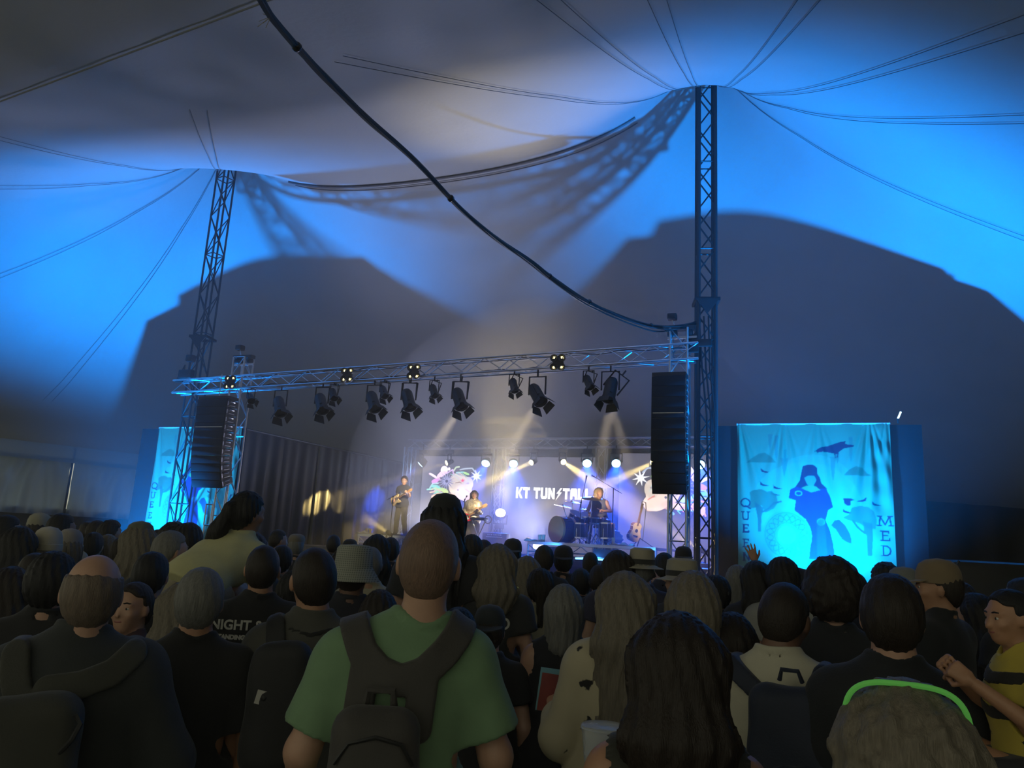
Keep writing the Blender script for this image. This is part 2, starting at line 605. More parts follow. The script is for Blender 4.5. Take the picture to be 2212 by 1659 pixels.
# pole fittings: sleeve collars and the black bracket blocks
for K, zz, lab in ((S(SL, 0), 7.02, "black steel collar clamped around the right king pole"), (S(0, 0), 6.85, "black steel collar clamped around the left king pole")):
    c_ = thing("pole_collar", lab, "collar", K + Vector((0, 0, zz)), SANG + 0.25)
    MB().box((0, -0.25, 0.12), (0.54, 0.04, 0.07)).box((0, 0.25, 0.12), (0.54, 0.04, 0.07)).build("clamp_bar", m_blk, c_)
    MB().plate([(-0.25, -0.28, 0.12), (0.25, -0.28, 0.12), (0.0, -0.28, -0.22)], (0, 1, 0), 0.02).build("gusset", m_steel, c_)
    for sx in (-0.25, 0.25):
        MB().box((sx, 0, 0.12), (0.04, 0.5, 0.07)).build("clamp_side", m_blk, c_)
sl = thing("truss_sleeve", "black sleeve block joining the front truss to the right pole", "sleeve", S(SL, -0.02, zR), SANG)
MB().bbox((-0.22, -0.30, 0.10), (0.22, 0.1, 0.2), 0.02).bbox((-0.05, -0.31, 0.2), (0.42, 0.08, 0.16), 0.02).build("block", m_blk, sl)
MB().plate([(-0.46, -0.28, 0.18), (-0.16, -0.28, 0.48), (-0.16, -0.28, 0.12)], (0, 1, 0), 0.03).build("gusset", m_blk, sl)
sl = thing("truss_sleeve", "black sleeve block with hoists joining the front truss to the left pole", "sleeve", S(0, -0.02, zL), SANG)
MB().bbox((-0.1, -0.30, 0.32), (0.44, 0.16, 0.24), 0.03).build("block", m_blk, sl)
MB().plate([(-0.5, -0.28, 0.1), (-0.22, -0.28, 0.6), (-0.22, -0.28, 0.1)], (0, 1, 0), 0.03).build("gusset", m_blk, sl)
MB().bbox((0.02, -0.34, 0.75), (0.22, 0.2, 0.2), 0.05).build("motor", m_blk, sl)

# ---- black wings each side of the stage with a printed banner on each
WT = 0.7
for nm, lab, s0, s1, sd in (("left", "black drape wing left of the stage behind the blue-lit banner", -2.45, 1.3, 1), ("right", "tall black drape wing right of the stage behind the blue-lit banner", 14.0, 17.97, 2)):
    W = thing("drape_wing", lab, "drape")
    n = 3
    for k in range(n):
        a = s0 + (s1 - s0) * k / n; b = s0 + (s1 - s0) * (k + 1) / n
        cloth("panel", S(a, WT), S(b, WT), 0.0, 4.52, m_black, 0.03, 0.6, W, nz=8, seed=sd * 10 + k)
    rod("top_rail", W, S(s0, WT + 0.06, 4.5), S(s1, WT + 0.06, 4.5), 0.03, m_steel)
    for q in (s0 + 0.05, s1 - 0.05):
        rod("upright", W, S(q, WT + 0.08, 0), S(q, WT + 0.08, 4.5), 0.03, m_steel)
W = thing("side_drape", "black pleated drape running upstage beside the guitarist", "drape")
for k in range(5):
    f0, f1 = k / 5, (k + 1) / 5
    cloth("panel", S(1.3 + 0.8 * f0, WT + (BT + 0.4 - WT) * f0), S(1.3 + 0.8 * f1, WT + (BT + 0.4 - WT) * f1), 0.0, 4.5 - 0.05 * (k % 2), m_black, 0.09, 0.42, W, nz=10, seed=30 + k)
rod("top_rail", W, S(1.3, WT, 4.5), S(2.1, BT + 0.4, 4.45), 0.03, m_steel)
W = thing("side_drape", "black pleated drape running upstage behind the right tower", "drape")
for k in range(5):
    f0, f1 = k / 5, (k + 1) / 5
    cloth("panel", S(14.0 + 0.9 * f0, WT + (BT - WT) * f0), S(14.0 + 0.9 * f1, WT + (BT - WT) * f1), 0.0, 4.45, m_black, 0.08, 0.45, W, nz=8, seed=40 + k)

# ---- banner print
BW, BH = 2.96, 3.70
pic = Picture(BW, BH, 250, 310, (0.40, 0.62, 0.62))


def bp(zx, zy):
    return ((zx - 140 - (zy - 85) * 0.026) / 1475 * BW, BH - (zy - 85) / 497.0)


def bpl(*pts):
    return [bp(*p) for p in pts]


ink = (0.02, 0.035, 0.20); robe = (0.03, 0.05, 0.42); pale = (0.72, 0.86, 0.84); teal = (0.10, 0.26, 0.26); brown = (0.10, 0.22, 0.30)
pic.put(pic.Z < BH - (1000 - 85) / 497, (0.46, 0.66, 0.66))
for cx, cz, rx, rz in ((830, 900, 520, 420), (900, 700, 380, 300)):
    X0, Z0 = bp(cx, cz); pic.ell(X0, Z0, rx / 497, rz / 497, pale, 0.45)
# drips of paint
for x0, x1, y0, y1 in ((455, 500, 190, 360), (520, 560, 200, 470), (580, 660, 440, 640), (1060, 1115, 420, 670), (1235, 1275, 220, 480), (610, 640, 350, 480), (1110, 1150, 380, 500)):
    pic.poly(bpl((x0, y0), (x1, y0), ((x0 + x1) / 2 + 12, y1 - 60), ((x0 + x1) / 2, y1), ((x0 + x1) / 2 - 14, y1 - 70)), (0.14, 0.38, 0.50), 0.7)
# hills
pic.poly(bpl((240, 490), (300, 440), (370, 392), (430, 385), (480, 420), (540, 485)), teal, 0.7)
pic.poly(bpl((1190, 605), (1240, 545), (1300, 515), (1360, 530), (1410, 590), (1450, 612)), teal, 0.8)
# raven
pic.poly(bpl((905, 375), (945, 340), (985, 320), (1040, 312), (1110, 285), (1170, 265), (1210, 262), (1200, 290), (1285, 303), (1280, 318), (1190, 335), (1150, 365), (1130, 390), (1090, 388), (1040, 375), (990, 370), (955, 375), (940, 385), (930, 365)), ink)
pic.line(bpl((1105, 385), (1110, 430)), 0.02, ink).line(bpl((1135, 385), (1128, 425)), 0.02, ink)
# small birds
for bx, by, fl in ((420, 575, 1), (415, 715, 1), (545, 745, 1), (520, 810, 1), (1210, 968, 1), (1360, 850, -1), (1475, 888, 1)):
    pic.poly(bpl((bx - 35 * fl, by - 30), (bx - 8 * fl, by - 5), (bx + 60 * fl, by + 14), (bx + 10 * fl, by + 18), (bx - 28 * fl, by + 8)), ink)
pic.poly(bpl((1180, 835), (1255, 838), (1285, 855), (1250, 862), (1248, 905), (1215, 910), (1192, 890)), ink)
# trees
for pts, trunk in (([(280, 800), (320, 775), (400, 765), (450, 790), (500, 780), (545, 830), (560, 900), (520, 960), (440, 1005), (400, 930), (330, 960), (275, 960), (290, 880)], [(330, 900), (380, 930), (420, 960), (400, 1050), (395, 1200), (370, 1200), (365, 1080)]),
                   ([(1175, 1030), (1230, 1000), (1260, 930), (1330, 910), (1400, 915), (1460, 960), (1485, 1050), (1470, 1130), (1400, 1130), (1330, 1080), (1260, 1060), (1220, 1050)], [(1360, 1060), (1440, 1080), (1445, 1240), (1435, 1390), (1395, 1390), (1395, 1200), (1370, 1170)])):
    pic.poly(bpl(*pts), teal, 0.85); pic.poly(bpl(*trunk), brown, 0.9)
pic.line(bpl((410, 1000), (470, 960), (520, 905), (590, 888)), 0.03, brown)
pic.line(bpl((1375, 1175), (1310, 1120), (1265, 1055)), 0.035, brown)
# standing robed figure with a dark cap and long hair
pic.poly(bpl((790, 560), (800, 520), (850, 503), (900, 505), (940, 540), (935, 590), (965, 640), (975, 690), (1030, 745), (950, 770), (790, 750), (725, 740), (770, 670), (780, 620)), ink)
pic.poly(bpl((665, 850), (680, 760), (730, 735), (800, 745), (880, 790), (960, 750), (1020, 745), (1060, 830), (1085, 930), (1040, 960), (1015, 1060), (1055, 1160), (1085, 1290), (1100, 1420), (1000, 1440), (900, 1560), (800, 1600), (860, 1450), (880, 1250), (830, 1060), (720, 970), (735, 870)), robe)
pic.poly(bpl((815, 640), (850, 615), (910, 618), (930, 660), (905, 715), (875, 730), (840, 705)), (0.30, 0.52, 0.62))
pic.poly(bpl((785, 745), (830, 720), (920, 722), (970, 762), (880, 788)), (0.42, 0.60, 0.34))
X0, Z0 = bp(760, 800); pic.ell(X0, Z0, 0.075, 0.055, (0.40, 0.60, 0.35)).ell(X0, Z0, 0.05, 0.035, robe)
X0, Z0 = bp(972, 1080); pic.ell(X0, Z0, 0.08, 0.075, (0.22, 0.36, 0.62)); pic.ell(X0, Z0, 0.055, 0.05, robe, 0.5)
pic.poly(bpl((940, 1080), (1010, 1110), (1030, 1400), (940, 1440), (930, 1250)), (0.06, 0.12, 0.55), 0.6)
pic.poly(bpl((1065, 1110), (1100, 1060), (1140, 1052), (1200, 1110), (1245, 1200), (1255, 1285), (1210, 1270), (1165, 1240), (1110, 1150)), (0.05, 0.14, 0.40))
pic.poly(bpl((1070, 1150), (1110, 1165), (1165, 1235), (1130, 1235)), (0.5, 0.66, 0.4)); pic.poly(bpl((1175, 1265), (1210, 1280), (1240, 1285), (1215, 1345)), pale)
# the round shield with its knot ring
X0, Z0 = bp(650, 1225)
pic.ell(X0, Z0, 0.475, 0.50, (0.44, 0.66, 0.58)); pic.ell(X0, Z0, 0.44, 0.465, (0.34, 0.58, 0.56))
for k in range(60):
    a = 2 * pi * k / 60
    r = 0.33 + 0.07 * sin(a * 9); a2 = a + 2 * pi / 60; r2 = 0.33 + 0.07 * sin(a2 * 9)
    pic.line([(X0 + r * cos(a), Z0 + r * 1.05 * sin(a)), (X0 + r2 * cos(a2), Z0 + r2 * 1.05 * sin(a2))], 0.016, teal, 0.8)
    r = 0.33 - 0.07 * sin(a * 9); r2 = 0.33 - 0.07 * sin(a2 * 9)
    pic.line([(X0 + r * cos(a), Z0 + r * 1.05 * sin(a)), (X0 + r2 * cos(a2), Z0 + r2 * 1.05 * sin(a2))], 0.016, teal, 0.8)
for rr_ in (0.43, 0.24):
    for k in range(48):
        a = 2 * pi * k / 48; a2 = a + 2 * pi / 48
        pic.line([(X0 + rr_ * cos(a), Z0 + rr_ * 1.05 * sin(a)), (X0 + rr_ * cos(a2), Z0 + rr_ * 1.05 * sin(a2))], 0.012, teal, 0.7)
pic.ell(X0, Z0, 0.17, 0.19, pale)
pic.put(pic.Z < bp(0, 1450)[1], (0.55, 0.74, 0.74), 0.5)

# serif capitals down both edges
STROKES = {
    'Q': ([[(0.5 + 0.42 * cos(a), 0.5 + 0.46 * sin(a)) for a in np.linspace(0, 2 * pi, 25)], [(0.5, 0.15), (0.95, -0.15)]], []),
    'U': ([[(0.2, 0.95), (0.2, 0.3), (0.32, 0.08), (0.68, 0.08), (0.8, 0.3), (0.8, 0.95)]], [(0.2, 0.97), (0.8, 0.97)]),
    'E': ([[(0.28, 0.05), (0.28, 0.95)], [(0.28, 0.95), (0.82, 0.95), (0.82, 0.8)], [(0.28, 0.52), (0.7, 0.52)], [(0.28, 0.05), (0.86, 0.05), (0.86, 0.22)]], [(0.26, 0.97), (0.26, 0.03)]),
    'N': ([[(0.2, 0.03), (0.2, 0.95), (0.8, 0.05), (0.8, 0.97)]], [(0.2, 0.97), (0.8, 0.97), (0.2, 0.03)]),
    'M': ([[(0.1, 0.05), (0.18, 0.95), (0.5, 0.1), (0.82, 0.95), (0.9, 0.05)]], [(0.14, 0.97), (0.86, 0.97), (0.1, 0.03), (0.9, 0.03)]),
    'D': ([[(0.25, 0.05), (0.25, 0.95), (0.55, 0.95), (0.82, 0.75), (0.86, 0.5), (0.8, 0.24), (0.55, 0.05), (0.25, 0.05)]], [(0.22, 0.97), (0.22, 0.03)]),
    'B': ([[(0.25, 0.05), (0.25, 0.95), (0.6, 0.95), (0.78, 0.82), (0.76, 0.62), (0.58, 0.52), (0.25, 0.52)], [(0.58, 0.52), (0.84, 0.38), (0.82, 0.14), (0.6, 0.05), (0.25, 0.05)]], [(0.22, 0.97), (0.22, 0.03)]),
}


def letter(ch, zx, zy, w, h):
    st, ser = STROKES[ch]
    x0, z0 = bp(zx, zy)
    W_, H_ = w / 497, h / 497
    for pl in st:
        pic.line([(x0 + a * W_, z0 - H_ + b * H_) for a, b in pl], 0.028, ink)
    for a, b in ser:
        pic.line([(x0 + (a - 0.16) * W_, z0 - H_ + b * H_), (x0 + (a + 0.16) * W_, z0 - H_ + b * H_)], 0.02, ink)


for ch, zx, zy, w, h in (('Q', 185, 865, 105, 90), ('U', 197, 1000, 90, 90), ('E', 205, 1130, 80, 85), ('E', 212, 1280, 75, 85), ('N', 218, 1415, 80, 85),
                         ('M', 1490, 1000, 130, 95), ('E', 1505, 1145, 100, 95), ('D', 1510, 1285, 105, 100), ('B', 1525, 1440, 100, 95)):
    letter(ch, zx, zy, w, h)


def banner_fold(X, Z):
    d = np.zeros_like(X)
    for cx, w in ((0.02, 1.0), (0.95, 0.5), (2.58, 1.3), (2.9, 0.8), (1.6, 0.35)):
        u_ = (X - cx) / (0.05 + (BH - Z) * 0.16)
        d += 0.035 * w * np.sin(u_ * 5.0 + cx * 3) * np.exp(-u_ * u_ * 0.35) * np.clip((BH - Z) * 2.0, 0.15, 1) * np.exp(-(BH - Z) * 0.42)
    d += 0.008 * np.sin(X * 9 + np.sin(Z * 2)) + 0.006 * np.sin(Z * 14 + X * 5) * np.exp(-((X - 2.75) / 0.2) ** 2)
    return -d


m_print = print_mat("banner_print", rough=0.42)
pic.c *= np.array([.20, .30, .17])
bmesh_ = pic.mesh("cloth", m_print, banner_fold)
for s0, lab in ((14.42, "banner right of the stage showing a robed figure with shield and raven"), (-1.68, "matching robed-figure banner left of the stage behind the lattice pole")):
    B = thing("banner", lab, "banner", S(s0, WT - 0.14, 4.52 - BH), SANG)
    link("cloth", bmesh_, B)
    hb = MB().box((BW / 2, 0.01, BH + 0.005), (BW + 0.02, 0.03, 0.03)).build("top_hem", m_white, B)
    for k in range(7):
        MB().tube([(BW * k / 6, 0.0, BH - 0.03), (BW * k / 6, 0.05, BH + 0.05)], 0.008, 6).build("tie", m_rope, B)

# blue floods at the foot of each banner: they light the cloth and spill up the canopy past the drape's top edge
BLUE = (0.0, 0.26, 1.0)
m_bluelens = mat("blue_led_lens", (0.02, 0.1, 0.3), emit=(0.05, 0.35, 1.0), estr=14, var=0)


def par_can(label, loc, target, m_lens, group=None, name="floor_lamp", size=0.11):
    d = (Vector(target) - Vector(loc)).normalized()
    x, y, d = frame(d)
    M3 = Matrix((x, y, d)).transposed()
    P_ = thing(name, label, "stage lamp", loc, 0, group)
    R4 = M3.to_4x4()
    MB().lathe([(0.001, -0.24), (0.06, -0.24), (size * 0.85, -0.16), (size, -0.02), (size, 0.02), (size * 0.92, 0.02), (size * 0.92, -0.03)], 18, R4).build("body", m_blk, P_)
    MB().lathe([(0.001, -0.004), (size * 0.6, -0.006), (size * 0.91, -0.012)], 18, R4).build("lens", m_lens, P_)
    yk = MB()
    yk.tube([x * (size + 0.03) + d * -0.1, x * (size + 0.03) - Vector((0, 0, 0.2)) - d * 0.1, -x * (size + 0.03) - Vector((0, 0, 0.2)) - d * 0.1, -x * (size + 0.03) + d * -0.1], 0.012, 6)
    yk.build("yoke", m_blk, P_)
    return P_


FLOODS = []
for s_c, tag_, pos in ((15.9, "right", (15.9,)), (-0.2, "left", (-0.35,))):
    for k, sx in enumerate(pos):
        p = S(sx, -0.72, 0.42)
        tgt = S(sx + (0.7 if tag_ == 'right' else -0.8), 0.55, 7.0)
        par_can(f"blue flood lamp on the grass under the {tag_} banner", p, tgt, m_bluelens)
        FLOODS.append((p + (tgt - p).normalized() * 0.06, tgt))
for p, tgt in FLOODS:
    spot("banner_flood", p, tgt, BLUE, 12500, 110, 1.0, 0.10)

# ---- stage
DK = 1.45
st = thing("stage_deck", "raised black stage floor with a dark skirt facing the crowd", "stage")
nn = 6
for k in range(nn):
    a = 1.45 + (14.0 - 1.45) * k / nn; b = 1.45 + (14.0 - 1.45) * (k + 1) / nn
    c = S((a + b) / 2, 4.9, DK - 0.06)
    MB().box((0, 0, 0), (b - a - 0.01, 8.0, 0.12)).build("deck_panel", m_deck, st).matrix_basis = Matrix.Translation(c) @ Matrix.Rotation(SANG, 4, 'Z')
cloth("skirt", S(1.45, 0.93), S(14.0, 0.93), 0.0, DK - 0.1, m_black, 0.03, 0.35, st, nz=4, seed=77)


def riser(label, s0, s1, t0, t1, z):
    R_ = thing("riser", label, "riser", S(s0, t0, DK), SANG)
    W_, D_ = s1 - s0, t1 - t0; h = z - DK
    MB().box((W_ / 2, D_ / 2, h - 0.03), (W_, D_, 0.06)).build("platform", m_deck, R_)
    MB().box((W_ / 2, -0.012, h - 0.035), (W_, 0.025, 0.07)).build("top_rail", m_alu, R_)
    rod("bottom_rail", R_, (0, 0.02, h - 0.24), (W_, 0.02, h - 0.24), 0.02, m_alu)
    n = int(W_ / 0.22)
    for k in range(n):
        x0 = W_ * k / n; x1 = W_ * (k + 1) / n
        a, b = ((x0, 0.02, h - 0.07), (x1, 0.02, h - 0.24))
        if k % 2:
            a, b = (x0, 0.02, h - 0.24), (x1, 0.02, h - 0.07)
        rod("brace", R_, a, b, 0.012, m_alu, 5)
    for k in range(4):
        rod("leg", R_, (W_ * k / 3, 0.03, 0), (W_ * k / 3, 0.03, h - 0.06), 0.025, m_alu)
        rod("leg", R_, (W_ * k / 3, D_ - 0.03, 0), (W_ * k / 3, D_ - 0.03, h - 0.06), 0.025, m_alu)
    return R_


RZ = 1.86
riser("drum riser with a silver zigzag edge under the kit", 9.27, 12.45, 2.0, 5.0, RZ)
gs0 = st_of(onst(773, 1160, 3.0))[0]
riser("low guitar riser with a silver zigzag edge at the stage's left", gs0, gs0 + 3.0, 3.0, 5.2, RZ - 0.02)

# ---- LED screens at the back wall
m_led = print_mat("led_picture", emit=1.6)
LEDT = BT + 0.45


def face_art(P_, mirror=False):
    W_, H_ = P_.w, P_.h
    # zoom-5 pixel frame of the photograph, 820..1345 x 570..900 -> metres
    def q(zx, zy):
        x = (zx - 770) / 600 * W_ * 0.92 + 0.03
        return ((W_ - x) if mirror else x, H_ * 0.93 - (zy - 540) / 600 * W_ * 0.92)
    k_ = W_ * 0.92 / 600
    skin = (1.25, 0.98, 0.84); peach = (1.3, 0.75, 0.55)
    def E(x, y, rx, ry, c, a=1.0, rot=0.0):
        X_, Z_ = q(x, y); P_.ell(X_, Z_, rx * k_, ry * k_, c, a, -rot if mirror else rot)
    def Ln(pts, w, c): P_.line([q(*p) for p in pts], w * k_, c)
    for pts, c in (([(830, 640), (860, 655), (930, 680)], (1.0, 0.6, 0.9)), ([(845, 760), (870, 720), (920, 720)], (0.6, 0.9, 1.0)), ([(820, 775), (870, 770), (940, 760)], (0.4, 1.0, 0.8)),
                   ([(870, 700), (900, 680), (940, 690)], (1.0, 0.5, 0.9)), ([(1060, 610), (1080, 580), (1110, 575)], (0.8, 1.0, 0.7)), ([(1120, 600), (1170, 590), (1230, 585), (1260, 615)], (0.6, 0.7, 0.9)),
                   ([(1090, 625), (1150, 620), (1200, 635)], (0.4, 0.9, 1.0)), ([(850, 800), (900, 790), (930, 815), (900, 840), (870, 830)], (1.1, 0.8, 0.5)), ([(870, 850), (900, 830), (950, 840)], (1.2, 0.7, 0.5)),
                   ([(865, 880), (880, 840), (920, 810)], (1.0, 0.5, 0.4)), ([(960, 640), (1000, 630), (1050, 600), (1060, 640)], (0.9, 0.6, 1.1))):
        Ln(pts, 12, c)
    E(1130, 745, 112, 92, skin, 1, -0.35); E(1085, 705, 70, 66, (0.95, 0.80, 0.76), 1, 0.3); E(1170, 800, 90, 60, skin, 1, -0.3)
    E(1200, 720, 50, 60, (0.95, 0.8, 0.7)); E(1090, 820, 50, 30, peach, 0.6); E(1215, 840, 30, 25, peach, 0.5)
    for cx, cy, rx, ry, c, r in ((970, 605, 34, 36, (1.4, 1.2, 1.4), 0), (950, 640, 50, 22, (1.3, 0.9, 1.3), 0.5), (890, 700, 36, 18, (1.0, 0.4, 1.1), 0.3), (900, 750, 46, 16, (0.3, 0.9, 0.9), -0.2),
                           (935, 775, 50, 16, (0.5, 1.1, 0.5), 0.2), (985, 780, 40, 18, (0.8, 1.1, 0.4), -0.4), (1180, 632, 30, 9, (0.6, 1.1, 0.4), -0.3), (940, 830, 46, 26, (1.4, 0.9, 0.6), 0.2), (895, 850, 30, 34, (1.3, 0.8, 0.6), 0),
                           (1015, 595, 12, 14, (1.3, 1.2, 1.3), 0), (1080, 870, 26, 12, (0.3, 0.7, 1.0), 0.3), (870, 655, 46, 10, (1.4, 1.1, 1.3), -0.5), (1015, 830, 60, 24, (1.4, 1.0, 0.7), 0.1)):
        E(cx, cy, rx, ry, c, 1, r)
    X_, Z_ = q(1000, 700)
    P_.star(X_, Z_, 95 * k_, 30 * k_, 17, (0.42, 0.42, 0.75)); P_.star(X_, Z_, 80 * k_, 14 * k_, 13, (0.10, 0.10, 0.26), 0.2); P_.star(X_, Z_, 50 * k_, 16 * k_, 11, (0.5, 0.5, 0.9), 0.1); P_.ell(X_, Z_, 14 * k_, 14 * k_, (0.08, 0.08, 0.2))
    for k2 in range(7):
        Ln([(1040 + 14 * k2, 640 - 3 * k2), (1080 + 18 * k2, 655 + k2), (1120 + 16 * k2, 690 + 8 * k2)], 5, [(0.5, 0.9, 0.9), (0.9, 0.6, 1.0), (1.2, 1.1, 0.9)][k2 % 3])
        Ln([(850 + 12 * k2, 760 + 16 * k2), (880 + 20 * k2, 740 + 18 * k2), (930 + 18 * k2, 770 + 14 * k2), (900 + 20 * k2, 800 + 12 * k2)], 6, [(0.3, 1.0, 0.8), (1.2, 0.8, 0.4), (1.0, 0.4, 0.8)][k2 % 3])
    X_, Z_ = q(1150, 692); P_.star(X_, Z_, 22 * k_, 9 * k_, 5, (1.1, 0.08, 0.25), 0.3)
    X_, Z_ = q(1275, 652); P_.star(X_, Z_, 58 * k_, 18 * k_, 8, (1.4, 1.4, 1.5), 0.2)
    Ln([(1085, 715), (1120, 705), (1140, 715)], 6, (0.25, 0.15, 0.15)); E(1112, 773, 9, 8, (0.2, 0.2, 0.25)); E(1200, 715, 16, 7, (0.5, 0.4, 0.45), 1, 0.2); Ln([(1185, 765), (1225, 790)], 9, (1.1, 0.4, 0.35))


def screen(label, px0, px1, ztop, zbot, art):
    a = st_of(onst(px0, 1050, LEDT))[0]; b = st_of(onst(px1, 1050, LEDT))[0]
    W_ = b - a; H_ = ztop - zbot
    P_ = Picture(W_, H_, 300, int(300 * H_ / W_), (0.13, 0.125, 0.18))
    art(P_)
    sc = thing("led_screen", label, "screen", S(a, LEDT, zbot), SANG)
    link("picture", P_.mesh("picture", m_led), sc).location = (0, -0.05, 0)
    MB().box((W_ / 2, 0.03, H_ / 2), (W_ + 0.06, 0.14, H_ + 0.06)).build("cabinet", m_blk, sc)
    return sc


def word_art(P_):
    pass


screen("left stage screen showing a flower-crowned face", 912, 1062, 4.75, 1.5, lambda P_: face_art(P_))
mid = screen("middle stage screen showing the white band name", 1092, 1284, 4.75, 1.5, word_art)
screen("right stage screen showing a mirrored flower-crowned face behind the loudspeakers", 1338, 1560, 4.9, 1.5, lambda P_: face_art(P_, True))
# band name in heavy white capitals, with a lightning bolt for the S
m_wled = mat("white_led", (0.1, 0.1, 0.1), emit=(1, 0.98, 0.95), estr=2.6, var=0)
x0s = st_of(onst(1116, 1067, LEDT))[0]; zt = onst(1180, 1054, LEDT).z; zb = onst(1180, 1078, LEDT).z; x1s = st_of(onst(1282, 1067, LEDT))[0]
hh = zt - zb
GL = {'K': [[(0, 0), (.32, 0), (.32, 1), (0, 1)], [(.32, .42), (.7, 1), (1.05, 1), (.62, .5), (1.05, 0), (.7, 0), (.32, .58)]],
      'T': [[(0, .74), (0, 1), (1, 1), (1, .74), (.66, .74), (.66, 0), (.34, 0), (.34, .74)]],
      'U': [[(0, 1), (0, .18), (.18, 0), (.82, 0), (1, .18), (1, 1), (.68, 1), (.68, .24), (.32, .24), (.32, 1)]],
      'N': [[(0, 0), (0, 1), (.34, 1), (.68, .45), (.68, 1), (1, 1), (1, 0), (.68, 0), (.32, .55), (.32, 0)]],
      'S': [[(.75, 1.0), (.15, .5), (.5, .5), (.05, -.12), (.95, .62), (.58, .62), (1.0, 1.0)]],
      'A': [[(0, 0), (0, .85), (.15, 1), (.85, 1), (1, .85), (1, 0), (.68, 0), (.68, .3), (.32, .3), (.32, 0)]],
      'L': [[(0, 0), (0, 1), (.32, 1), (.32, .25), (1, .25), (1, 0)]]}
word = "KT TUNSTALL"; adv = (x1s - x0s) / sum(0.45 if c == ' ' else 1.0 for c in word)
x = x0s - st_of(mid.location)[0]
for c in word:
    if c == ' ':
        x += adv * 0.45; continue
    g_ = MB()
    for pl in GL[c]:
        g_.plate([(x + a * adv * 0.9, -0.06, zb - mid.location.z + b * hh) for a, b in pl], (0, -1, 0), 0.01)
    g_.build("letter", m_wled, mid, smooth=False)
    x += adv
# ================================================================== loudspeaker line arrays
m_grille = mat("speaker_grille", (0.011, 0.012, 0.014), rough=0.75, var=0.15, scale=40, bump=0.4, bscale=220)


def line_array(label, px0, px1, py_top, zbot, tt, n=11):
    p0 = onst(px0, py_top, tt); p1 = onst(px1, py_top, tt)
    W_ = (p1 - p0).length; c = (p0 + p1) / 2
    A = thing("line_array", label, "loudspeaker", c, SANG)
    H_ = c.z - zbot; h = H_ / n; D_ = 0.42
    fl = MB().box((0, D_ / 2, 0.05), (W_, D_ * 0.9, 0.07)).build("fly_frame", m_blk, A)
    z = 0.0; y = 0.0; ang = 0.0
    body = MB()
    # front grille plane -y; cabinets are wedges, splayed more toward the bottom
    bm_ = MB()
    hw = W_ / 2; g_ = 0.002
    V_ = [(-hw, 0, -h + g_), (hw, 0, -h + g_), (hw, 0, 0), (-hw, 0, 0), (-hw * 0.96, D_, -h * 0.86), (hw * 0.96, D_, -h * 0.86), (hw * 0.96, D_, -h * 0.12), (-hw * 0.96, D_, -h * 0.12)]
    bm_.add(V_, [(0, 1, 2, 3), (5, 4, 7, 6), (4, 0, 3, 7), (1, 5, 6, 2), (3, 2, 6, 7), (4, 5, 1, 0)])
    cab_me = bm_.mesh("cabinet", m_blk, False)
    gr_me = MB().bbox((0, -0.008, -h / 2 + g_ / 2), (W_ - 0.02, 0.016, h - 0.016), 0.006).mesh("grille", m_grille)
    hd_me = MB().tube([(hw + 0.004, 0.12, -h * 0.3), (hw + 0.02, 0.14, -h * 0.3), (hw + 0.02, 0.26, -h * 0.3), (hw + 0.004, 0.28, -h * 0.3)], 0.012, 6).tube([(hw + 0.004, 0.1, -h * 0.75), (hw + 0.012, 0.2, -h * 0.75), (hw + 0.004, 0.3, -h * 0.75)], 0.01, 5).mesh("handle", m_alu)
    pl_me = MB().box((hw + 0.003, 0.03, -h / 2), (0.006, 0.03, h * 0.5)).mesh("rigging_plate", m_alu, False)
    for k in range(n):
        ang = radians([0, 0, .5, .5, 1, 2, 4, 7, 11, 16, 21, 24, 26][k] * 1.0)
        M = Matrix.Translation((0, y, z)) @ Matrix.Rotation(ang, 4, 'X')
        cb = link("cabinet", cab_me, A, M)
        link("grille", gr_me, cb); link("handle", hd_me, cb); link("rigging_plate", pl_me, cb)
        step = M.to_3x3() @ Vector((0, 0, -h))
        y += step.y; z += step.z
    MB().box((0, -0.003, -h * 3.5), (W_ * 0.9, 0.03, 0.012)).build("tie_bar", m_alu, A)
    rod("chain", A, (0, D_ / 2, 0.05), (0, D_ / 2, 0.7), 0.012, m_alu)
    return A


line_array("black curved line-array loudspeaker hanging at the right tower", 1408, 1481, 812, 2.86, -1.0)
line_array("black curved line-array loudspeaker hanging at the left tower", 428, 492, 862, 2.72, -1.05)

# ================================================================== lamps on the front truss
m_lens = mat("dark_lens", (0.03, 0.03, 0.035), rough=0.1, var=0)
m_warm = mat("blinder_cell", (0.3, 0.25, 0.1), emit=(1.0, 0.82, 0.35), estr=5.0, var=0)


